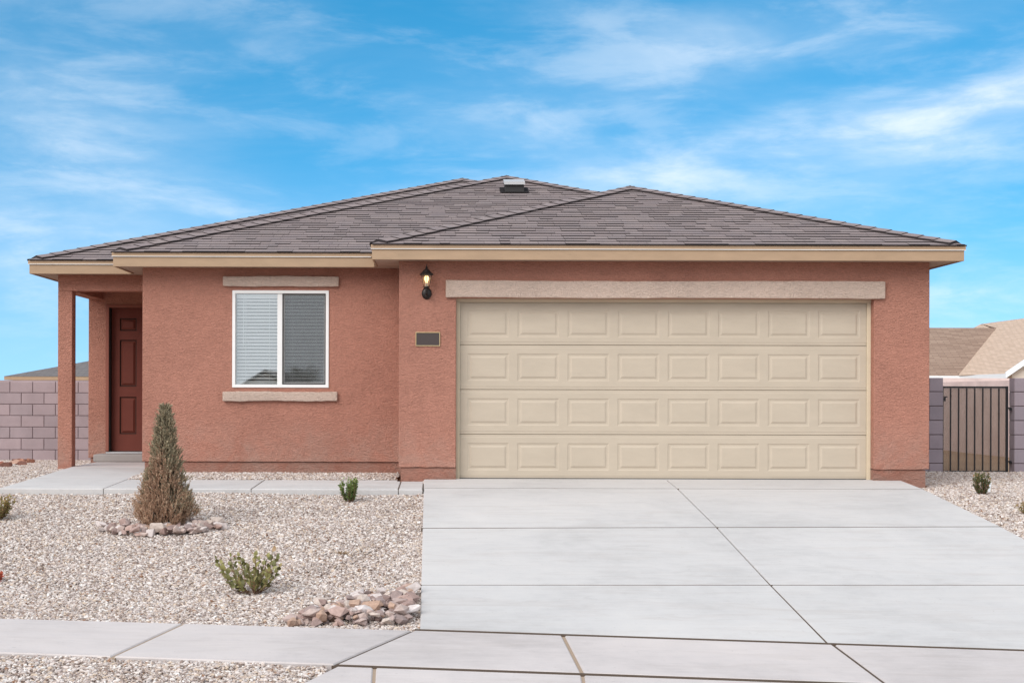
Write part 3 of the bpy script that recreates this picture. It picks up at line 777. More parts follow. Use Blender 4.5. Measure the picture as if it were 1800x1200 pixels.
mb = MB(); mb.box(DW0, DW1, yd+.000, yd+.028, .0045, .013); mb.build('bottom_seal', M_rubber_shade, gd)
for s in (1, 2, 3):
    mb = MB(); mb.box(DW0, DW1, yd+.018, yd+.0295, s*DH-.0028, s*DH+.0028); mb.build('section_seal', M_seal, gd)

# window ---------------------------------------------------------------------
win = empty('window', (-2.047, MY, 1.69), house)
y0 = MY+.012
mb = MB(); mb.frame_y((WX0+.001, WX1-.001, WZ0+.001, WZ1-.001), (WX0+.040, WX1-.040, WZ0+.040, WZ1-.040), MY-.012, MY+.06); bevel(mb.build('window_frame', M_vinyl, win), .004)
xm = (WX0+WX1)/2
mb = MB(); mb.box(xm-.012-.03, xm+.022, MY+.004, MY+.055, WZ0+.0405, WZ1-.0405); bevel(mb.build('meeting_rail', M_vinyl, win), .004)
mb = MB(); mb.frame_y((xm+.0225, WX1-.0405, WZ0+.0405, WZ1-.0405), (xm+.048, WX1-.064, WZ0+.066, WZ1-.062), MY+.010, MY+.045); bevel(mb.build('sliding_sash', M_vinyl, win), .003)
mb = MB(); mb.frame_y((xm+.0228, WX1-.041, WZ0+.041, WZ1-.041), (xm+.034, WX1-.053, WZ0+.054, WZ1-.053), MY-.0005, MY+.0095); mb.build('screen_frame', M_bronze, win)
mb = MB(); mb.box(xm+.030, WX1-.050, MY+.004, MY+.005, WZ0+.050, WZ1-.050); mb.build('insect_screen', M_insect, win)
mb = MB(); mb.box(WX0+.036, xm-.038, MY+.030, MY+.034, WZ0+.036, WZ1-.036); mb.build('pane', M_glass, win)
mb = MB(); mb.box(xm+.044, WX1-.060, MY+.024, MY+.028, WZ0+.060, WZ1-.058); mb.build('pane', M_glass, win)
for bx0, bx1 in ((WX0+.048, xm-.045), (xm+.030, WX1-.055)):
    mb = MB(); mb.box(bx0, bx1, MY+.075, MY+.125, WZ1-.095, WZ1-.045); mb.build('headrail', M_slat, win)
    w = bx1-bx0
    v = []; nseg = 5
    for i in range(nseg+1):
        t = i/nseg-.5; v.append((t*.05, .0035*(1-4*t*t)))
    vv = [(-w/2, y, z) for y, z in v]+[(w/2, y, z) for y, z in v]+[(-w/2, y, z-.0025) for y, z in v]+[(w/2, y, z-.0025) for y, z in v]
    k = nseg+1; ff = [(i, i+k, i+k+1, i+1) for i in range(nseg)]+[(i+2*k, i+1+2*k, i+1+3*k, i+3*k) for i in range(nseg)]
    ff += [(0, 2*k, 3*k, k), (nseg, nseg+k, nseg+3*k, nseg+2*k)]
    sm_e = mesh_of('slat', vv, ff, M_slat)
    nsl = 25
    for i in range(nsl):
        z = WZ1-.12-i*.0425
        if z < WZ0+.06: break
        rx = R(27 + random.uniform(-1.5, 1.5))
        link('slat', sm_e, ((bx0+bx1)/2+random.uniform(-.001, .001), MY+.10, z), win, (rx, random.uniform(-.002, .002), 0))
    for fx in (.22, .80):
        mb = MB(); x = bx0+w*fx; mb.box(x-.002, x+.002, MY+.070, MY+.072, WZ0+.07, WZ1-.095); mb.build('ladder_cord', M_slat, win)
    mb = MB(); mb.box(bx0, bx1, MY+.085, MY+.115, WZ0+.045, WZ0+.062); mb.build('bottom_rail', M_slat, win)
mb = MB(); mb.tube([(WX0+.135, MY+.066, WZ1-.10), (WX0+.130, MY+.066, WZ0+.52)], .004, 6); mb.build('tilt_wand', M_slat, win)

# front door -----------------------------------------------------------------
fd = empty('front_door', (-4.42, EY+.1, DZ0), house)
mb = MB(); t = .045
mb.prism_y([(DX0-.0, .17), (DX0+t, .17), (DX0+t, DZ1-t), (DX1-t, DZ1-t), (DX1-t, .17), (DX1, .17), (DX1, DZ1), (DX0, DZ1)], EY-.018, EY+.149)
bevel(mb.build('door_frame', M_frame_red, fd), .005)
dx0, dx1, dz0, dz1 = DX0+t+.006, DX1-t-.003, DZ0+.004, DZ1-t-.004
wdoor = dx1-dx0
cols = [(dx0+.125, dx0+.125+.245), (dx1-.125-.245, dx1-.125)]
rws = [(dz0+.245, dz0+.245+.545), (dz0+.94, dz0+.94+.68), (dz0+1.75, dz0+1.75+.185)]
xs = [dx0, cols[0][0], cols[0][1], cols[1][0], cols[1][1], dx1]; zq = [dz0, rws[0][0], rws[0][1], rws[1][0], rws[1][1], rws[2][0], rws[2][1], dz1]
v = [(x, EY+.105, z) for z in zq for x in xs]; n = len(xs); f = []
for j in range(len(zq)-1):
    for i in range(n-1):
        if j % 2 == 1 and i in (1, 3): continue
        f.append((j*n+i, j*n+i+1, (j+1)*n+i+1, (j+1)*n+i))
mb = MB(); mb.add(v, f); mb.build('door_leaf', M_front_door, fd)
for c in cols:
    for r in rws:
        w, h = c[1]-c[0], r[1]-r[0]; v = []; rings = [(0, 0), (.005, .018), (.018, .020), (.026, .017), (.048, .001)]
        for ins, dep in rings:
            a, b = w/2-ins, h/2-ins; v += [(-a, dep, -b), (a, dep, -b), (a, dep, b), (-a, dep, b)]
        f = []
        for q in range(len(rings)-1):
            for i in range(4): j = (i+1) % 4; f.append((q*4+i, q*4+j, q*4+4+j, q*4+4+i))
        f.append((16, 17, 18, 19))
        me = mesh_of('door_panel', v, f, M_front_door); me.materials.append(M_glaze)
        for q in range(12): me.polygons[q].material_index = 1 if q < 8 else 0
        link('door_panel', me, ((c[0]+c[1])/2, EY+.105, (r[0]+r[1])/2), fd)
mb = MB(); mb.box(DX0+t+.0005, DX0+t+.014, EY+.004, EY+.104, DZ0, DZ1-t-.001); mb.build('jamb_shade', M_rubber_shade, fd)  # dark strip laid over the jamb in place of the reveal's shade
mb = MB(); mb.box(dx0, dx1, EY+.125, EY+.140, dz0, dz1); mb.build('door_core', M_front_door, fd)
mb = MB(); mb.lathe([(.0, 0), (.028, 0), (.028, .008), (.012, .012), (.012, .04), (.026, .05), (.03, .07), (.0, .085)], 0, 0, 14)
mb.v = [Vector((dx1-.06+p.x, EY+.105-p.z, 1.12+p.y)) for p in mb.v]; mb.build('door_handle', M_bronze, fd, True)

# ------------------------------------------------------------------ roof
SL = 1/3.0; EZ = 2.758
XLf = [-.838, -4.08, -5.43]; YFf = [16.7, 17.7, 18.8]; XRt = 6.05; YB = 34.0
roof = empty('roof', (0, 20, EZ), house)
RIDX = (XLf[2]+XRt)/2; RH = XRt-RIDX
fascia_runs = [  # front faces
    ('y', 16.7, -.838, 6.05), ('x', -.838, 16.7, 17.7), ('y', 17.7, -4.08, -.838), ('x', -4.08, 17.7, 18.8), ('y', 18.8, -5.43, -4.08), ('x', -5.43, 18.8, YB), ('X', 6.05, 16.7, YB), ('Y', YB, -5.43, 6.05)]
FZ0, FZ1, FZ2 = 2.572, 2.694, 2.745
for ax, c, a, b in fascia_runs:
    for nm, z0, z1, out in (('fascia_board', FZ0, FZ1-.002, 0), ('drip_board', FZ1, FZ2, .014)):
        mb = MB()
        if ax == 'y':
            e0 = -out; mb.box(a-out, b+out if b > 6 else b-(.021 if nm == 'fascia_board' else 0), c-out, c+.02, z0, z1)
        elif ax == 'Y': mb.box(a, b, c-.02, c+out, z0, z1)
        elif ax == 'x':
            mb.box(c-out, c+.02, a+.0205, b-.0005, z0, z1)
        else: mb.box(c-.02, c+out, a+.0205, b-.0205, z0, z1)
        bevel(mb.build(nm, M_fascia, house), .003)
for xa, xb, yy in ((-.853, 6.065, 16.7), (-4.095, -.9, 17.7), (-5.445, -4.1, 18.8)):
    mb = MB(); mb.box(xa, xb, yy-.0165, yy-.0145, FZ1-.001, FZ1+.006); mb.build('edge_highlight', M_vinyl, house)  # thin white strip added as a painted highlight under the drip board
sof = [(-.817, 6.03, 16.721, 17.0), (-.817, -.5325, 17.0005, 17.7), (-4.059, -.533, 17.7205, 18.0), (-4.059, -3.7805, 18.0005, 18.8), (-5.409, -3.7805, 18.821, 19.1), (-5.409, -5.16, 19.1005, 33.98), (5.7515, 6.029, 17.0005, 33.98), (-5.16, 5.75, 33.7, 33.98)]
for x0, x1, y0_, y1_ in sof:
    mb = MB(); mb.box(x0, x1, y0_, y1_, 2.585, 2.597); mb.build('soffit_board', M_soffit, house)

# deck: planes under the shingles.  plan polygons, height from the eave distance
def rz(d): return EZ + SL*d
ap = []
A3 = (2.606, 20.144); V3 = (2.606, 21.144); A2 = (.985, 22.765); V2 = (.985, 23.865); A1 = (.31, 24.54); B1 = (.31, YB-RH)
o_ = .02
faces = {
 'F3': ([(-.838, 16.7), (6.05, 16.7), A3], lambda x, y: y-16.7),
 'F2': ([(-4.08, 17.7), (-.838, 17.7), V3, A2], lambda x, y: y-17.7),
 'F1': ([(-5.43, 18.8), (-4.08, 18.8), V2, A1], lambda x, y: y-18.8),
 'L3': ([(-.838, 16.7), A3, V3, (-.838, 17.7)], lambda x, y: x+.838),
 'L2': ([(-4.08, 17.7), A2, V2, (-4.08, 18.8)], lambda x, y: x+4.08),
 'L1': ([(-5.43, 18.8), A1, B1, (-5.43, YB)], lambda x, y: x+5.43),
 'R': ([(6.05, 16.7), (6.05, YB), B1, A1, V2, A2, V3, A3], lambda x, y: 6.05-x),
 'B': ([(6.05, YB), (-5.43, YB), B1], lambda x, y: YB-y)}
mb = MB()
for k, (P, d) in faces.items():
    mb.add([(x, y, rz(d(x, y))-.012) for x, y in P], [tuple(range(len(P)))])
mb.build('roof_deck', M_deck, roof)
# shingles
def shingle_geo(P4, lift0, lift1):
    """P4: bottom-left, bottom-right, top-right, top-left on the roof plane; butt raised by lift0"""
    bl, br, tr, tl = [Vector(p) for p in P4]; up = Vector((0, 0, 1))
    v = [bl+up*lift0, br+up*lift0, tr+up*lift1, tl+up*lift1, bl-up*.006, br-up*.006]
    return v, [(0, 1, 2, 3), (4, 5, 1, 0), (4, 0, 3), (5, 2, 1)]
SH = []
EXPO = .136
def slope(width_fn, rmax, to3, avg, seed, vis):
    rd = random.Random(seed); r = -.03; n = 0
    while r < rmax-.01:
        r1 = min(r+EXPO, rmax); a0, b0 = width_fn(max(r, 0)); a1, b1 = width_fn(r1)
        if r < 0: a0, b0, = a0+(r if False else 0), b0
        lo = min(a0, a1); hi = max(b0, b1); x = lo - rd.uniform(0, avg)
        while x < hi:
            w = avg*rd.choice((.55, .75, .9, 1.0, 1.15, 1.5, 1.9)); x2 = x+w
            if hi-x2 < .06: x2 = hi+.01
            bl = min(max(x, a0), b0); br = min(max(x2, a0), b0); tl = min(max(x, a1), b1); tr = min(max(x2, a1), b1)
            if br-bl > .01 or tr-tl > .01:
                lam = rd.choice((0, .006))
                P = [to3(bl, r), to3(max(br-.003, bl), r), to3(max(tr-.003, tl), r1+.01), to3(tl, r1+.01)]
                SH.append((P, .011+lam*.8, .003, rd.random(), vis))
            x = x2
        r = r1
xr = lambda r: XRt-r
slope(lambda r: (XLf[0]+r, XRt-r), 3.444, lambda u, r: (u, 16.7+r, rz(r)), .21, 1, 1)
slope(lambda r: (XLf[1]+r, XLf[0]+r if r < 3.444 else XRt-r), 5.065, lambda u, r: (u, 17.7+r, rz(r)), .21, 2, 1)
slope(lambda r: (XLf[2]+r, XLf[1]+r if r < 5.065 else XRt-r), 5.74, lambda u, r: (u, 18.8+r, rz(r)), .34, 3, 1)
# slopes facing left (u runs towards the camera so that faces keep their outward side)
def left(xe, yf0, yv0, rmax, seed, avg=.6):
    slope(lambda r: (-(yv0+r), -(yf0+r)), rmax, lambda u, r: (xe+r, -u, rz(r)), avg, seed, 0)
left(XLf[0], 16.7, 17.7, 3.444, 4); left(XLf[1], 17.7, 18.8, 5.065, 5)
slope(lambda r: (-(YB-r), -(18.8+r)), 5.74, lambda u, r: (XLf[2]+r, -u, rz(r)), .9, 6, 0)
def right_w(r):
    y = 16.7+r
    if r > 3.444: y = 17.7+r
    if r > 5.065: y = 18.8+r
    return (y, YB-r)
slope(right_w, 5.74, lambda u, r: (XRt-r, u, rz(r)), .9, 8, 0)
slope(lambda r: (-(XRt-r), -(XLf[2]+r)), 5.74, lambda u, r: (-u, YB-r, rz(r)), 1.1, 9, 0)
def area_px(P):
    q = [(F*p[0]/p[1], F*(p[2]-CAMZ)/p[1]) for p in P]
    return abs(sum(q[i][0]*q[(i+1) % 4][1]-q[(i+1) % 4][0]*q[i][1] for i in range(4)))/2
order = sorted(range(len(SH)), key=lambda i: -(area_px(SH[i][0]) if SH[i][4] else -1))
single = set(order[:300])
def with_tone(me, tones):
    a = me.attributes.new('tone', 'FLOAT', 'FACE'); a.data.foreach_set('value', tones); return me
SHV, SHF, SHT = [], [], []
for i, (P, l0, l1, t, vis) in enumerate(SH):
    v, f = shingle_geo(P, l0, l1)
    if i in single:
        c = sum((Vector(p) for p in P), Vector())/4
        me = with_tone(mesh_of('shingle', [q-c for q in v], f, M_shingle), [.15+.85*t]+[.01 if l0 > .013 else .085]*3)  # butt and side faces toned dark, course shade put into the colour
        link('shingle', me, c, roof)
    else:
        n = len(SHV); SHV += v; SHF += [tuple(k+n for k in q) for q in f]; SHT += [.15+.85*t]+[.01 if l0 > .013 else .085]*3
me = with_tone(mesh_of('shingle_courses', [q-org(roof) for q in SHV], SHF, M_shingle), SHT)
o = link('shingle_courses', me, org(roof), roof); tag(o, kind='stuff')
# hip and ridge caps
def caps(p0, p1, n1, n2, half=.15, expo=.21, seed=0):
    rd = random.Random(seed); p0 = Vector(p0); p1 = Vector(p1); d = (p1-p0); L_ = d.length; d.normalize()
    n1 = Vector(n1).normalized(); n2 = Vector(n2).normalized()
    a = n1.cross(d).normalized(); b = n2.cross(d).normalized()
    if a.z > 0: a = -a
    if b.z > 0: b = -b
    k = 0; s = .10 if p0.z < EZ+.01 else 0
    while s < L_-.02:
        e = min(s+expo+.03, L_+.02); q0 = p0+d*s; q1 = p0+d*e; up = Vector((0, 0, 1))
        h = half+rd.uniform(-.006, .006); l0, l1 = .037, .026
        v = [q0+a*h+n1*l0, q0+up*(l0+.002), q0+b*h+n2*l0, q1+a*h+n1*l1, q1+up*(l1+.002), q1+b*h+n2*l1, q0+a*h, q0, q0+b*h, q1+a*h, q1+b*h]
        f = [(0, 1, 4, 3), (1, 2, 5, 4), (6, 7, 1, 0), (7, 8, 2, 1), (6, 0, 3, 9), (8, 10, 5, 2)]
        c = (q0+q1)/2
        # keep the outside outward
        nn = (v[1]-v[0]).cross(v[4]-v[0])
        if nn.dot(n1) < 0: f = [tuple(reversed(q)) for q in f]
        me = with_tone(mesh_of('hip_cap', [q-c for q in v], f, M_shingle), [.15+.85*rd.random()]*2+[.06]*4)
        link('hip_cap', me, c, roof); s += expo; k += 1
nF = (0, -SL, 1); nL = (-SL, 0, 1); nR = (SL, 0, 1); nB = (0, SL, 1)
def p3(x, y, d): return (x, y, rz(d))
caps(p3(-.838, 16.7, 0), p3(*A3, 3.444), nL, nF, seed=1); caps(p3(6.05, 16.7, 0), p3(*A3, 3.444), nF, nR, seed=2)
caps(p3(*A3, 3.444), p3(*V3, 3.444), nL, nR, seed=3)
caps(p3(-4.08, 17.7, 0), p3(*A2, 5.065), nL, nF, seed=4); caps(p3(*V3, 3.444), p3(*A2, 5.065), nF, nR, seed=5); caps(p3(*A2, 5.065), p3(*V2, 5.065), nL, nR, seed=6)
caps(p3(-5.43, 18.8, 0), p3(*A1, 5.74), nL, nF, seed=7); caps(p3(*V2, 5.065), p3(*A1, 5.74), nF, nR, seed=8)
caps(p3(*A1, 5.74), p3(*B1, 5.74), nL, nR, expo=.4, seed=9)
# roof vent
vy, vx = 21.5, 1.05; vz = rz(vy-17.7)
rv = empty('roof_vent', (vx, vy, vz), roof)
mb = MB(); w = .155
def vb(y, z): return z
pts = [(vy-.02, vz+.01), (vy+.26, vz+.085), (vy+.26, vz+.19), (vy-.02, vz+.115)]
mb.add([(vx-w+.012, y, z) for y, z in pts]+[(vx+w-.012, y, z) for y, z in pts], [(0, 1, 2, 3)[::-1], (4, 5, 6, 7), (0, 4, 7, 3)[::-1], (0, 1, 5, 4)[::-1], (1, 2, 6, 5)[::-1], (2, 3, 7, 6)[::-1]])
mb.build('vent_body', M_ventdark, roof)
mb = MB(); pts = [(vy-.06, vz+.118), (vy+.28, vz+.21), (vy+.28, vz+.245), (vy-.06, vz+.160)]
mb.add([(vx-w, y, z) for y, z in pts]+[(vx+w, y, z) for y, z in pts], [(0, 1, 2, 3)[::-1], (4, 5, 6, 7), (0, 4, 7, 3)[::-1], (0, 1, 5, 4)[::-1], (1, 2, 6, 5)[::-1], (2, 3, 7, 6)[::-1]])
mb.f = [tuple(reversed(q)) for q in mb.f]; mb.build('vent_cap', M_galv, roof)
mb = MB(); mb.add([(vx-w-.06, vy-.08, rz(vy-.08-17.7)+.022), (vx+w+.06, vy-.08, rz(vy-.08-17.7)+.022), (vx+w+.06, vy+.3, rz(vy+.3-17.7)+.03), (vx-w-.06, vy+.3, rz(vy+.3-17.7)+.03)], [(0, 1, 2, 3)])
mb.build('vent_flashing', M_shingle, roof)
bpy.data.objects.remove(rv)

# ------------------------------------------------------------------ lantern and plaque
LX = -.205; LY = GY-.15
lan = empty('wall_lantern', (LX, GY, 2.14)); tag(lan, 'small dark lantern with a lit warm bulb mounted beside the garage door lintel', 'lantern')
zc = 2.255
mb = MB(); mb.lathe([(.0, -.006), (.052, -.006), (.062, .002), (.062, .012), (.046, .022), (.030, .026), (.0, .030)], 0, 0, 20)
mb.v = [Vector((LX+p.x*.95, GY-p.z-.001, zc-.055+p.y*1.15)) for p in mb.v]; mb.build('backplate', M_bronze, lan, True)
mb = MB(); mb.lathe([(.0, .0), (.018, .012), (.028, .03), (.012, .045), (.0, .05)], 0, 0, 12); mb.v = [Vector((LX+p.x, GY-.02+p.y, 2.190-p.z)) for p in mb.v]; mb.build('drop_finial', M_bronze, lan, True)
mb = MB(); mb.tube([(LX, GY-.02, 2.20), (LX, GY-.07, 2.175), (LX, GY-.12, 2.185), (LX, LY, 2.225), (LX, LY, 2.262)], [.012, .012, .012, .012, .014], 10); mb.build('arm', M_bronze, lan, True)
mb = MB(); mb.lathe([(.0, 2.252), (.030, 2.254), (.037, 2.262), (.037, 2.268), (.030, 2.274), (.0, 2.276)], LX, LY, 18); mb.build('base_cup', M_bronze, lan, True)
mb = MB()
for k in range(6):
    t0, t1 = math.pi*2*(k+.5)/6, math.pi*2*(k+1.5)/6
    for (ra, za), (rb, zb) in (((.036, 2.272), (.054, 2.345)), ((.054, 2.345), (.064, 2.41))):
        mb.add([(LX+ra*math.cos(t0), LY+ra*math.sin(t0), za), (LX+ra*math.cos(t1), LY+ra*math.sin(t1), za), (LX+rb*math.cos(t1), LY+rb*math.sin(t1), zb), (LX+rb*math.cos(t0), LY+rb*math.sin(t0), zb)], [(0, 1, 2, 3)])
mb.build('glass_shade', M_lampglass, lan)
for k in range(6):
    t0 = math.pi*2*(k+.5)/6; c, s = math.cos(t0), math.sin(t0)
    mb = MB(); mb.tube([(LX+.037*c, LY+.037*s, 2.268), (LX+.055*c, LY+.055*s, 2.345), (LX+.066*c, LY+.066*s, 2.412)], .0032, 6); mb.build('cage_rib', M_bronze, lan)
mb = MB(); mb.lathe([(.066, 2.402), (.080, 2.404), (.082, 2.416), (.060, 2.436), (.048, 2.447), (.046, 2.452), (.022, 2.475), (.012, 2.484), (.012, 2.488), (.018, 2.494), (.012, 2.502), (.005, 2.508), (.004, 2.530), (.0, 2.534)], LX, LY, 12)
mb.build('cap', M_bronze, lan, False)
mb = MB(); mb.lathe([(.0, 2.276), (.014, 2.276), (.014, 2.312), (.0, 2.312)], LX, LY, 12); mb.build('socket', M_vinyl, lan)
mb = MB(); mb.lathe([(.010, 2.312), (.014, 2.325), (.024, 2.350), (.027, 2.372), (.020, 2.392), (.0, 2.401)], LX, LY, 16); mb.build('bulb', M_bulb, lan, True)

PX, PZ_ = -.190, 1.660
pl = empty('address_plaque', (PX, GY, PZ_)); tag(pl, 'blank dark brown rectangular plaque with thin brass edge on the garage wall', 'plaque')
mb = MB(); mb.box(PX-.137, PX+.137, GY-.010, GY-.001, PZ_-.075, PZ_+.075); mb.build('plate', M_plate, pl)
mb = MB(); mb.frame_y((PX-.145, PX+.145, PZ_-.083, PZ_+.083), (PX-.136, PX+.136, PZ_-.074, PZ_+.074), GY-.016, GY-.0012); bevel(mb.build('brass_edge', M_brass, pl), .002)

# ------------------------------------------------------------------ block walls
def block_mesh(w, h, d, mat, name='block'):
    b = .006; v = []; f = []
    for y, i in ((0, b), (b, 0), (d-b, 0), (d, b)):
        v += [(-w/2+i, y, i), (w/2-i, y, i), (w/2-i, y, h-i), (-w/2+i, y, h-i)]
    f = [(0, 1, 2, 3), (15, 14, 13, 12)]
    for r in range(3):
        for i in range(4): j = (i+1) % 4; f.append((r*4+i, r*4+4+i, r*4+4+j, r*4+j))
    f = [tuple(q) for q in f]
    me = mesh_of(name, v, f, mat); bm = bmesh.new(); bm.from_mesh(me); bmesh.ops.recalc_face_normals(bm, faces=bm.faces); bm.to_mesh(me); bm.free()
    return me
def block_wall(name, x0, x1, y, zb, courses, mat, label, cat='wall', depth=.194, bw=.4064, bh=.2032, group=None, halfstart=False, ref=None):
    w = empty(name, ((x0+x1)/2, y, zb)); tag(w, label, cat, group)
    j = .010; cache = {}
    mb = MB(); mb.box(x0+.012, x1-.012, y+.014, y+depth-.014, zb-.15, zb+courses*bh-.012); mb.build('mortar', M_mortar, w)
    for c in range(courses):
        off = (bw/2 if (c % 2) ^ halfstart else 0); st = (x0 if ref is None else ref)
        x = st + off - math.ceil((st+off-x0)/bw)*bw if ref is not None else x0-(bw/2 if off else 0)
        while x < x1-1e-4:
            a = max(x, x0); b = min(x+bw, x1)
            if b-a > .03:
                key = round(b-a, 3)
                if key not in cache: cache[key] = block_mesh(b-a-j, bh-j, depth, mat)
                link('block', cache[key], ((a+b)/2, y+random.uniform(-.0015, .0015), zb+c*bh+j/2), w)
            x += bw
    return w
# left wall: joints measured at px 16.5, 57.5, 98 in the top course
refx = (57.5-VX)*25.6/F
block_wall('block_wall', -10.2, -5.165, 25.6, 1.223-8*.2032, 8, M_block, 'mauve concrete block wall beyond the porch on the left side of the house', ref=refx, halfstart=True)
block_wall('block_wall', 5.755, 7.10, 20.4, 1.267-8*.2032, 8, M_block2, 'short stub of mauve block wall between the garage corner and the metal gate', ref=7.10, halfstart=False)
block_wall('block_wall', 8.105, 10.6, 20.4, 1.267-8*.2032, 8, M_block2, 'mauve block wall at the right edge carrying the gate hinges', ref=8.105, halfstart=False)
# rear yard walls farther back, joined courses too small to tell apart
o = MB().box(6.3, 24, 37.0, 37.2, -.5, 1.47).build('block_wall', M_farwall); tag(o, 'long pale rear garden wall showing over the metal gate', 'wall')
o = MB().box(-24, 6.29, 37.0, 37.2, -.5, 1.35).build('block_wall', M_block); tag(o, 'mauve rear garden wall just showing over the left block wall', 'wall')
mb = MB(); mb.box(-10.4, -10.205, 25.6, 36.99, -.5, 1.26)
o = mb.build('block_wall', M_block); tag(o, 'side garden wall running back from the left block wall', 'wall')
mb = MB(); mb.box(10.605, 10.8, 20.4, 36.99, -.5, 1.30)
o = mb.build('block_wall', M_farwall); tag(o, 'pale side garden wall running back on the right beyond the gate', 'wall')

# ------------------------------------------------------------------ gate
gt = empty('metal_gate', (7.58, 20.5, -.09)); tag(gt, 'black metal gate of upright bars over brown perforated sheet between block walls', 'gate')
gx0, gx1, gz0, gz1, gy = 7.125, 8.045, -.085, 1.146, 20.50
for x in (gx0, gx1):
    mb = MB(); hw = .011 if x == gx0 else .016; mb.box(x-hw, x+hw, gy, gy+.025, gz0, gz1); mb.build('gate_post', M_black, gt)
for z in (gz0+.012, gz1-.014):
    mb = MB(); mb.box(gx0+.0115, gx1-.0165, gy, gy+.025, z-.012, z+.012); mb.build('gate_rail', M_black, gt)
bm_ = MB().box(-.008, .008, 0, .016, 0, gz1-gz0-.0535)
bar = mesh_of('bar', bm_.v, bm_.f, M_black)
for k in range(1, 8): link('bar', bar, (gx0+(gx1-gx0)*k/8, gy+.003, gz0+.0245), gt)
mb = MB(); mb.box(gx0+.012, gx1-.017, gy+.020, gy+.0225, gz0+.024, gz1-.026); mb.build('perforated_sheet', M_perf, gt)
for z in (.83, .07):
    mb = MB(); mb.box(8.0615, 8.104, gy+.0, gy+.02, z-.008, z+.012); mb.box(8.07, 8.10, gy-.03, gy-.001, z-.028, z+.008); mb.build('hinge', M_black, gt)
mb = MB(); mb.box(7.14, 7.185, gy-.02, gy-.001, .985, 1.0); mb.box(7.14, 7.16, gy-.02, gy-.001, .93, .984); mb.box(7.1005, 7.139, gy-.012, gy-.002, .955, .975); mb.build('latch', M_black, gt)

# ------------------------------------------------------------------ neighbouring houses
def roofpart(name, pts, mat, parent, thick=.12):
    """one roof slope with its own local frame, so that courses run level"""
    P = [Vector(p) for p in pts]; o_ = P[0]
    n = (P[1]-P[0]).cross(P[2]-P[0]).normalized()
    ux = (P[1]-P[0]).normalized(); uy = n.cross(ux)
    M4 = Matrix((ux, uy, n)).transposed()
    loc = [M4.inverted() @ (p-o_) for p in P]; k = len(P)
    v = [tuple(q) for q in loc]+[(q.x, q.y, q.z-thick) for q in loc]
    f = [tuple(range(k)), tuple(range(2*k-1, k-1, -1))]+[(i, i+k, (i+1) % k+k, (i+1) % k) for i in range(k)]
    me = mesh_of(name, v, f, mat); o = link(name, me, o_, parent); o.rotation_euler = M4.to_euler(); return o
def wpt(px, py, y): return ((px-VX)*y/F, y, CAMZ+(VY-py)*y/F)
# left far house: hip roof
nh = empty('neighbour_house', (-26, 103, -.5)); tag(nh, 'distant house with grey hip roof showing above the left block wall', 'house')
x0 = wpt(7, 664, 100)[0]; ez = wpt(7, 663, 100)[2]; hw = 5.1; rise = 1.28
x1 = x0+2*hw; yb = 100+16
a = (x0, 100, ez); b = (x1, 100, ez); c = (x1, yb, ez); d = (x0, yb, ez); r0 = (x0+hw, 100+hw, ez+rise); r1 = (x0+hw, yb-hw, ez+rise)
for pts in ((a, b, r0), (b, c, r1, r0), (c, d, r1), (d, a, r0, r1)): roofpart('roof_slope', pts, M_roof_grey, nh, .02)
mb = MB(); mb.box(x0, x1, 100.02, 100.1, ez-.26, ez-.022); mb.build('fascia_board', M_fascia, nh)
mb = MB(); mb.box(x0, x0+.08, 100.11, yb, ez-.26, ez-.022); mb.build('fascia_board', M_fascia, nh)
mb = MB(); mb.box(x0+.5, x1-.5, 100.5, yb-.5, -.6, ez-.2); mb.build('wall', M_siding, nh)
mb = MB(); mb.box(x0+3.4, x0+4.8, 100.46, 100.5, .9, 1.9); mb.build('window', M_pane_dark, nh)
# right house: brown front slope, left-facing wing slope with sunlight put into its colour, front gable
rh = empty('neighbour_house', (34, 92, -.5)); tag(rh, 'house with brown shingled roofs, the wing coloured as if sunlit, and white gutters behind the metal gate', 'house')
Yw = 84.0
we0 = wpt(1770, 654, Yw); we1 = wpt(1689, 658, 92.0)               # wing's left eave, front and back
vr = wpt(1772, 575, 98.0)                                          # top of the valley
rid = wpt(1910, 545, Yw)
main_l = wpt(1500, 658, 92.0); 
ez = we1[2]; rzt = wpt(1634, 574, 98.5)[2]
roofpart('roof_slope', [(main_l[0]-4, 92.0, ez), (we1[0], 92.0, ez), (we0[0]+(rzt-we0[2])/.69, 98.2, rzt), (main_l[0]-4+6, 98.2, rzt)], M_roof_brown, rh, .05)
roofpart('roof_slope', [(main_l[0]+40, 104.4, ez), (main_l[0]-4, 104.4, ez), (main_l[0]+2, 98.3, rzt), (main_l[0]+40, 98.3, rzt)], M_roof_brown, rh, .05)
wr = 5.6; PT = .69
pk = (we0[0]+wr, we0[2]+wr*PT)
def wing(x, y): return (x, y, we0[2]+(x-we0[0])*PT)
roofpart('roof_slope', [wing(we0[0]+.02, 92.0), wing(we0[0], Yw), wing(pk[0], Yw), wing(pk[0], 103), wing(we0[0]+(rzt-we0[2])/PT, 98.3)], M_roof_sunlit, rh, .05)
roofpart('roof_slope', [(pk[0]+wr, Yw, we0[2]), (pk[0]+wr, 103, we0[2]), (pk[0]+.01, 103, pk[1]), (pk[0]+.01, Yw, pk[1])], M_roof_sunlit, rh, .05)
roofpart('roof_slope', [(pk[0]-.02, 103.05, pk[1]), (pk[0]-.95, 103.4, pk[1]-.56), (we0[0]+(rzt-we0[2])/PT-.02, 98.45, rzt-.12)], M_roof_sunlit, rh, .03)
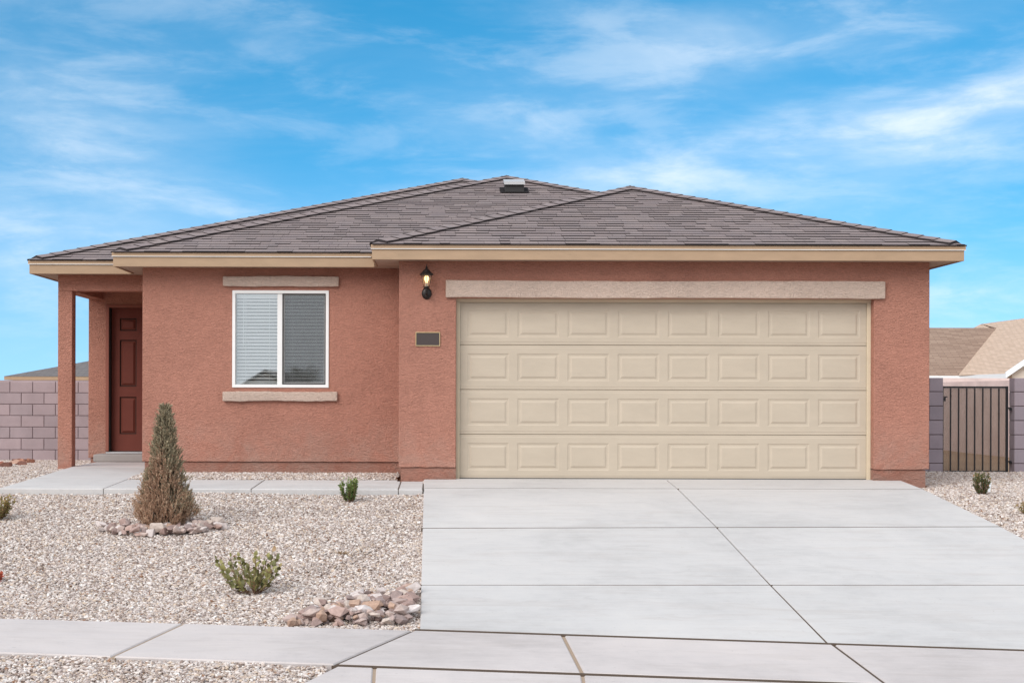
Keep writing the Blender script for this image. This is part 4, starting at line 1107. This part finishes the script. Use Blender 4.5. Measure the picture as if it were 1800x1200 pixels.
def beam(p, q, hgt, dep, name, mat, par):
    p = Vector(p); q = Vector(q); d = q-p
    n = Vector((-d.y, d.x, 0)).normalized()*dep if (abs(d.x)+abs(d.y)) > 1e-3 else Vector((dep, 0, 0))
    up = Vector((0, 0, hgt)); v = [p, q, q+n, p+n, p+up, q+up, q+n+up, p+n+up]
    mb = MB(); mb.add(v, [(0, 3, 2, 1), (4, 5, 6, 7), (0, 1, 5, 4), (1, 2, 6, 5), (2, 3, 7, 6), (3, 0, 4, 7)]); return mb.build(name, mat, par)
beam((main_l[0]-4, 91.9, ez-.26), (we1[0], 91.9, ez-.26), .26, .12, 'gutter', M_white, rh)
beam((we1[0]-.1, 91.9, ez-.26), (we0[0]-.1, Yw, we0[2]-.30), .30, .12, 'gutter', M_white, rh)
beam((we0[0]-.1, Yw-.1, we0[2]-.26), (pk[0], Yw-.1, pk[1]-.22), .34, .12, 'rake_board', M_white, rh)
beam((pk[0], Yw-.1, pk[1]-.22), (pk[0]+wr+.1, Yw-.1, we0[2]-.26), .34, .12, 'rake_board', M_white, rh)
mb = MB(); mb.prism_y([(we0[0]+.4, -.6), (pk[0]+wr-.4, -.6), (pk[0]+wr-.4, we0[2]-.05), (pk[0], pk[1]-.35), (we0[0]+.4, we0[2]-.05)], Yw+.3, 91.6); mb.build('gable_wall', M_siding, rh)
for k in range(1, 12):      # siding laps on the gable
    z = we0[2]+k*.28; xa = we0[0]+.4+max(0, (z-we0[2])/.69); xb = 2*pk[0]-xa
    if xb-xa > .5:
        mb = MB(); mb.box(xa+.25, xb-.25, Yw+.27, Yw+.299, z-.05, z); mb.build('siding_lap', M_siding, rh)
mb = MB(); mb.box(main_l[0]-3.5, we0[0]+.39, 92.6, 104, -.6, ez-.1); mb.build('wall', M_siding, rh)
mb = MB(); mb.box(main_l[0]-3.9, we1[0]-.1, 92.05, 92.59, ez-.32, ez-.27); mb.build('soffit_board', M_ochre, rh)

# houses across the street, seen mirrored in the window
def simple_house(x, y, w, d, zg, hw, pitch, wallm, roofm, label):
    h = empty('street_house', (x, y, zg)); tag(h, label, 'house', 'houses across the street')
    mb = MB(); mb.prism_y([(x-w/2+.4, zg), (x+w/2-.4, zg), (x+w/2-.4, zg+hw), (x, zg+hw+(w/2-.4)*pitch), (x-w/2+.4, zg+hw)], y-d, y); mb.build('wall', wallm, h)
    pk = (x, zg+hw+w/2*pitch)
    roofpart('roof_slope', [(x-w/2, y+.4, zg+hw), (x, y+.4, pk[1]), (x, y-d-.4, pk[1]), (x-w/2, y-d-.4, zg+hw)], roofm, h, -.12)
    roofpart('roof_slope', [(x, y+.4, pk[1]), (x+w/2, y+.4, zg+hw), (x+w/2, y-d-.4, zg+hw), (x, y-d-.4, pk[1])], roofm, h, -.12)
    mb = MB(); mb.box(x-w*.12-2.2, x-w*.12+.2, y+.01, y+.05, zg+.02, zg+2.1); mb.build('garage_door', M_door_beige, h)
    for wx in (x+w*.18, x+w*.32):
        mb = MB(); mb.box(wx-.5, wx+.5, y+.01, y+.04, zg+.9, zg+2.1); mb.build('window', M_pane_dark, h)
simple_house(-13.2, -70, 9.5, 14, -2.6, 2.5, .62, M_siding, M_roof_grey, 'grey roofed house across the street mirrored in the left window pane')
simple_house(-23.5, -66, 8.5, 14, -2.2, 2.6, .5, M_ochre, M_roof_grey, 'ochre walled house across the street mirrored at the left of the window')
simple_house(-3.5, -74, 9.5, 14, -2.4, 2.5, .5, M_siding, M_roof_brown, 'brown roofed house across the street mirrored in the right window pane')
simple_house(8.5, -70, 9, 14, -2.4, 2.5, .5, M_stucco, M_roof_grey, 'red stucco house across the street to the right of the brown roofed one')

# ------------------------------------------------------------------ rocks
def rock_mesh(seed, mat):
    rd = random.Random(seed); bm = bmesh.new()
    for _ in range(13):
        p = Vector((rd.gauss(0, 1), rd.gauss(0, 1), rd.gauss(0, 1))).normalized(); p = Vector((p.x*.5*rd.uniform(.8, 1.1), p.y*.36*rd.uniform(.8, 1.1), p.z*.27*rd.uniform(.8, 1.1))); bm.verts.new(p)
    r = bmesh.ops.convex_hull(bm, input=bm.verts)
    for e in r['geom_interior']:
        if isinstance(e, bmesh.types.BMVert) and e.is_valid: bm.verts.remove(e)
    bmesh.ops.bevel(bm, geom=list(bm.edges), offset=.007, segments=1, affect='EDGES')
    bmesh.ops.recalc_face_normals(bm, faces=bm.faces)
    me = bpy.data.meshes.new('rock'); bm.to_mesh(me); bm.free(); me.materials.append(mat); return me
ROCKS = [rock_mesh(100+i, M_rock) for i in range(14)]; RROCKS = [rock_mesh(200+i, M_redrock) for i in range(5)]
def put_rock(par, x, y, s, meshes, rd, lift=0, rot=None):
    r = rot if rot is not None else (rd.uniform(-.5, .5), rd.uniform(-.4, .4), rd.uniform(0, 6.28))
    link('rock', rd.choice(meshes), (x, y, G(x, y)+s*.14+lift), par, r, (s, s*rd.uniform(.85, 1.15), s*rd.uniform(.8, 1.15)))
# pile in the driveway corner
rd = random.Random(5)
c = unproj(650, 1078, G); rp = empty('rock_pile', (c[0], c[1], G(*c))); tag(rp, 'loose pile of pinkish broken rocks in the corner between driveway and sidewalk', 'rocks')
n = 0
for _ in range(1500):
    px = rd.uniform(505, 742); py = rd.uniform(1040, 1103)
    top = 1078-(px-505)/233*34 - (6 if px > 600 else 0); 
    if px < 560: top += (560-px)*.25
    if py < top+4: continue
    x, y = unproj(px, py, G)
    if x > -.24 or y < e1(x)+.02: continue
    put_rock(rp, x, y, rd.choice((.07, .085, .10, .12, .14, .18)), ROCKS, rd, rd.choice((.012, .02, .035, .05, .065)) if px > 545 else .012); n += 1
    if n >= 280: break
# ring round the conifer
cx, cy = -2.70, 13.9
rr_ = empty('rock_ring', (cx, cy, G(cx, cy))); tag(rr_, 'ring of pinkish rocks around the foot of the brown conifer', 'rocks')
rd = random.Random(11)
for k in range(140):
    t = rd.uniform(math.pi*.93, math.pi*2.12); r = rd.uniform(.27, .55)
    x, y = cx+math.cos(t)*r*1.08-.02, cy+math.sin(t)*r*.62
    if math.sin(t) > .1 and rd.random() < .3: continue
    put_rock(rr_, x, y, rd.choice((.09, .10, .12, .14, .16)), ROCKS, rd, rd.choice((.02, .03, .055)))
o = link('rock', ROCKS[3], (-2.70, 13.62, G(-2.7, 13.62)+.085), rr_, (R(75), R(10), R(20)), (.20, .15, .22)); tag(o, label='upright pale rounded rock at the front of the ring')
# red rocks by the left wall
rd = random.Random(3)
for (pa, pb, ya, yb_, n, lab) in (((-60, 52), (806, 815), 0, 0, 20, 'flat reddish rocks lying in the gravel at the foot of the left block wall'),):
    c = unproj(15, 812, G); rq = empty('rock_pile', (c[0], c[1], G(*c))); tag(rq, lab, 'rocks')
    for k in range(26):
        px = rd.uniform(-60, 55); x, y = unproj(px, rd.uniform(812, 821)+(8-px*.15 if px < 10 else 0), G)
        y = min(y, 25.2); put_rock(rq, x, y, rd.uniform(.12, .24), RROCKS, rd, 0, (rd.uniform(-.25, .25), rd.uniform(-.25, .25), rd.uniform(0, 6)))

# ------------------------------------------------------------------ plants
def blades(name, mat, parent, items):
    """items: list of (base, direction, length, width, side vector, tone)"""
    n = len(items); V = np.zeros((n*4, 3), np.float32)
    B = np.array([i[0] for i in items], float); D = np.array([i[1] for i in items], float); L_ = np.array([i[2] for i in items])[:, None]; W = np.array([i[3] for i in items])[:, None]; Sd = np.array([i[4] for i in items], float)
    D /= np.linalg.norm(D, axis=1)[:, None]; Sd = np.cross(D, Sd); Sd /= np.linalg.norm(Sd, axis=1)[:, None]+1e-9
    V[0::4] = B; V[1::4] = B+D*L_*.5+Sd*W; V[2::4] = B+D*L_; V[3::4] = B+D*L_*.5-Sd*W
    V -= np.array(org(parent))
    me = bpy.data.meshes.new(name); me.vertices.add(n*4); me.vertices.foreach_set('co', V.ravel())
    me.loops.add(n*4); me.loops.foreach_set('vertex_index', np.arange(n*4, dtype=np.int32)); me.polygons.add(n); me.polygons.foreach_set('loop_start', np.arange(0, n*4, 4, dtype=np.int32))
    me.update(); me.validate(); me.materials.append(mat)
    a = me.attributes.new('tone', 'FLOAT', 'FACE'); a.data.foreach_set('value', np.array([i[5] for i in items], np.float32))
    return link(name, me, org(parent), parent)
def rv3(rd): return (rd.gauss(0, 1), rd.gauss(0, 1), rd.gauss(0, 1))
def conifer():
    rd = random.Random(42); z0 = G(cx, cy); H = 1.17
    t = empty('conifer', (cx, cy, z0)); tag(t, 'narrow cone shaped conifer with browning foliage standing in the gravel yard', 'tree')
    mb = MB(); mb.tube([(cx, cy, z0-.03), (cx+.01, cy, z0+.3), (cx, cy, z0+1.0)], [.028, .022, .006], 8); mb.build('trunk', M_bark, t)
    def rad(h, a):     # silhouette: wide skirt, narrow top
        u = h/H
        r = .285*(1-u)**.80*(1+.10*math.sin(u*9)) + .018
        if u < .12: r *= .72+.28*u/.12*1.0
        if u < .32: r *= 1.0+.09*math.sin(u/.32*math.pi)
        r *= 1+.24*noise.noise(Vector((math.cos(a)*1.8, math.sin(a)*1.8, h*5.5)))+.16*noise.noise(Vector((math.cos(a)*4, math.sin(a)*4, h*12)))
        if u < .25 and math.cos(a) > .6: r *= 1.06
        return r
    it = []
    for k in range(3300):       # sprays
        u = 1-math.sqrt(rd.random()) if rd.random() < .8 else rd.random(); u = min(.985, u*1.02); h = u*H; a = rd.uniform(0, 6.283)
        R0 = rad(h, a); inr = rd.uniform(.62, 1.0) if rd.random() < .75 else rd.uniform(.15, .6)
        r = R0*inr; bx, by, bz = cx+math.cos(a)*r*.86, cy+math.sin(a)*r*.86, z0+.02+h*.985
        out = Vector((math.cos(a), math.sin(a), 0)); up = rd.uniform(.8, 2.3); d = (out*rd.uniform(.25, .9)+Vector((rd.gauss(0, .2), rd.gauss(0, .2), up))).normalized()
        L_ = rd.uniform(.05, .115)*(1-.35*u)
        brown = noise.noise(Vector((math.cos(a)*1.3, math.sin(a)*1.3, h*2.6+5)))*.9 + (.52-u)*1.4
        n = 20
        for q in range(n):
            s = q/n; base = Vector((bx, by, bz))+d*(L_*s)
            sd = Vector(rv3(rd)).normalized(); dd = d*1.0+sd*.55
            if brown+rd.gauss(0, .25) > .12: tone = rd.uniform(.68, .98)
            else: tone = rd.uniform(.15, .62)
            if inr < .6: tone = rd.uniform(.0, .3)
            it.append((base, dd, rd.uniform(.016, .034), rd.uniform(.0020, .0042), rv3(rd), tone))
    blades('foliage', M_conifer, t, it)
    # bare twigs showing at the foot
    for k in range(9):
        a = rd.uniform(math.pi*1.1, math.pi*1.9); r = .12
        mb = MB(); mb.tube([(cx+.02*math.cos(a), cy+.02*math.sin(a), z0), (cx+r*.7*math.cos(a), cy+r*.7*math.sin(a), z0+.12), (cx+r*1.5*math.cos(a), cy+r*1.5*math.sin(a), z0+.32)], [.006, .005, .002], 5); mb.build('twig', M_twig, t)
conifer()
def street_tree(x, y, h, w, seed, label):
    rd = random.Random(seed); z = terrain(x, y); t = empty('street_tree', (x, y, z)); tag(t, label, 'tree', 'trees across the street')
    mb = MB(); mb.tube([(x, y, z-.05), (x+.05, y, z+h*.35), (x-.05, y, z+h*.75)], [.11, .08, .03], 8); mb.build('trunk', M_bark, t)
    cl = [(rd.gauss(0, w*.26), rd.gauss(0, w*.26), h*rd.uniform(.35, .88), w*rd.uniform(.14, .26)) for _ in range(16)]; it = []
    for k in range(4200):
        a, b, c_, r = rd.choice(cl); d = Vector(rv3(rd)).normalized()*r*rd.random()**.4
        it.append(((x+a+d.x, y+b+d.y, z+c_+d.z*.8), rv3(rd), rd.uniform(.06, .12), .025, rv3(rd), rd.random()*.8))
    blades('crown', M_dark, t, it)
street_tree(-7.6, -38, 3.7, 2.6, 1, 'dark broad tree across the street mirrored low in the right window pane')
street_tree(-5.7, -44, 3.5, 2.2, 2, 'smaller dark tree across the street mirrored at the right corner of the window')
def upright_bush(name, px, py, h, w, mat, label, seed, n_stem=26, per=26, ll=.028, lw=.006, spread=.35, tiptone=None):
    rd = random.Random(seed); x, y = unproj(px, py, G); z = G(x, y)
    t = empty(name, (x, y, z)); tag(t, label, 'shrub', 'small bushes planted in the gravel')
    it = []; st = MB()
    for s in range(n_stem):
        a = rd.uniform(0, 6.283); lean = rd.random()**.6*spread; hh = h*rd.uniform(.65, 1.0)*(1-.35*lean/spread*(rd.random()))
        b = Vector((x+math.cos(a)*w*.12, y+math.sin(a)*w*.12, z)); tip = Vector((x+math.cos(a)*w*.5*lean/spread, y+math.sin(a)*w*.5*lean/spread, z+hh))
        mid = (b+tip)/2+Vector((math.cos(a)*w*.08, math.sin(a)*w*.08, 0))
        st.tube([b, mid, tip], [.004, .003, .0012], 5)
        for q in range(per):
            u = rd.uniform(.12, 1.02); p = b*(1-u)**2+mid*2*u*(1-u)+tip*u*u
            d = Vector(rv3(rd)).normalized()*.8+Vector((math.cos(a)*.4, math.sin(a)*.4, .8))
            tone = min(1, max(0, rd.gauss(.35+.35*u, .2)))
            it.append((p, d, ll*rd.uniform(.7, 1.2), lw*rd.uniform(.8, 1.2), rv3(rd), tone))
    st.build('stems', M_twig, t)
    blades('foliage', mat, t, it); return t
upright_bush('small_bush', 615, 884, .275, .24, M_box, 'small pointed green bush beside the front path near the driveway', 1, 30, 34, .034, .0075, .35)
upright_bush('small_bush', 1726, 868, .29, .19, M_dark, 'small dark upright bush with a white nursery tag by the metal gate', 2, 26, 34, .028, .007, .3)
upright_bush('small_bush', -6, 916, .30, .36, M_yellow, 'yellowish bush cut off by the left edge of the picture', 3, 40, 30, .034, .008, .5)
upright_bush('small_bush', 1812, 905, .17, .24, M_yellow, 'low yellow green tuft cut off by the right edge', 4, 26, 24, .04, .005, .5)
upright_bush('small_bush', -4, 1026, .10, .11, M_red, 'tiny red leafed seedling at the left edge of the gravel', 5, 10, 14, .026, .010, .6)
x, y = unproj(1738, 864, G); mb = MB(); mb.add([(x-.012, y, G(x, y)+.0), (x+.016, y, G(x, y)), (x+.034, y-.006, G(x, y)+.125), (x+.004, y-.006, G(x, y)+.12)], [(0, 1, 2, 3)])
mb.add([(p.x, p.y+.0015, p.z) for p in mb.v[:4]], [(3, 2, 1, 0)]); o = mb.build('plant_tag', M_white); tag(o, 'white plastic nursery tag stuck in the gravel beside the dark bush', 'tag')
# dry tufts
def tuft(px, py, h, w, n, seed, label):
    rd = random.Random(seed); x, y = unproj(px, py, G); z = G(x, y); t = empty('dry_tuft', (x, y, z)); tag(t, label, 'grass tuft'); it = []
    for k in range(n):
        a = rd.uniform(0, 6.28); r = rd.random()*w*.4; it.append(((x+math.cos(a)*r, y+math.sin(a)*r, z), (math.cos(a)*rd.uniform(.2, 1.4), math.sin(a)*rd.uniform(.2, 1.4), 1), h*rd.uniform(.5, 1.1), .0022, rv3(rd), rd.random()))
    blades('blades', M_dry, t, it)
tuft(603, 975, .045, .13, 120, 1, 'small dry brown tuft lying flat in the middle of the gravel')
tuft(1722, 836, .10, .16, 90, 2, 'dry tuft at the foot of the metal gate behind the dark bush') 
# broad-leaved shrub in the foreground: every leaf a part
def leaf_mesh():
    v = [(0, 0, 0)]; nseg = 5
    for i in range(1, nseg):
        u = i/nseg; w = .36*math.sin(math.pi*u**.72)**.9; z = .10*math.sin(math.pi*u); v += [(-w, u, z+.10*w), (0, u, z), (w, u, z+.10*w)]
    v.append((0, 1, -.02)); f = [(0, 2, 1), (0, 3, 2)]
    for i in range(nseg-2):
        a = 1+i*3; f += [(a, a+1, a+4, a+3), (a+1, a+2, a+5, a+4)]
    a = 1+(nseg-2)*3; n = len(v)-1; f += [(a, a+1, n), (a+1, a+2, n)]
    return mesh_of('leaf', v, f, M_shrubleaf, True)
def leafy_shrub():
    rd = random.Random(8); x, y = unproj(446, 1046, G); z = G(x, y)
    t = empty('leafy_shrub', (x, y, z)); tag(t, 'low green shrub with oval leathery leaves near the sidewalk on the gravel', 'shrub')
    lm = leaf_mesh(); s = 1/224
    tips = [(-66, 62, 0), (-50, 40, -.08), (-34, 58, .05), (-24, 68, -.05), (-44, 48, .10), (-6, 50, -.10), (-28, 30, -.12), (0, 64, .10), (10, 60, 0), (20, 54, -.08), (34, 74, .04), (26, 66, -.02), (40, 60, .06), (44, 66, -.06), (4, 40, -.14), (16, 36, .12), (-14, 44, .12), (30, 44, -.12), (-58, 52, .06), (-18, 56, 0), (46, 48, .02), (-40, 66, -.02), (6, 70, -.04)]
    for (dx, dz, dy) in tips:
        b = Vector((x+rd.uniform(-.03, .03), y+rd.uniform(-.02, .02), z-.01)); tip = Vector((x+dx*s, y+dy, z+dz*s*1.02)); mid = b.lerp(tip, .5)+Vector((dx*s*.18, dy*.2, -.02-.0003*abs(dx)))
        mb = MB(); mb.tube([b, mid, tip], [.0045, .0032, .0015], 5); mb.build('stem', M_twig, t)
        n = 9
        for q in range(n):
            u = .30+.70*q/(n-1); p = b*(1-u)**2+mid*2*u*(1-u)+tip*u*u; tan = ((mid-b)*(1-u)+(tip-mid)*u).normalized()
            a = q*2.4+rd.uniform(-.4, .4); sd = tan.orthogonal().normalized(); sd.rotate(Matrix.Rotation(a, 3, tan)); d = (tan*1.0+sd*(.75 if q < n-1 else .1)).normalized()
            L_ = rd.uniform(.042, .064)*(1 if u < .9 else .85)
            nrm_ = (sd.cross(d)).cross(d) if q < n-1 else sd
            zax = (Vector((0, -.5, .8))-d*d.dot(Vector((0, -.5, .8)))).normalized() if rd.random() < .55 else nrm_.normalized()
            xax = d.cross(zax).normalized(); zax = xax.cross(d)
            M3 = Matrix((xax, d, zax)).transposed()
            link('leaf', lm, p, t, M3.to_euler(), (L_*rd.uniform(.85, 1.1), L_, L_))
leafy_shrub()
print('triangles', sum(len(o.data.polygons) for o in scene.objects if o.type == 'MESH'), 'objects', len(scene.objects), 'shingles', len(SH))
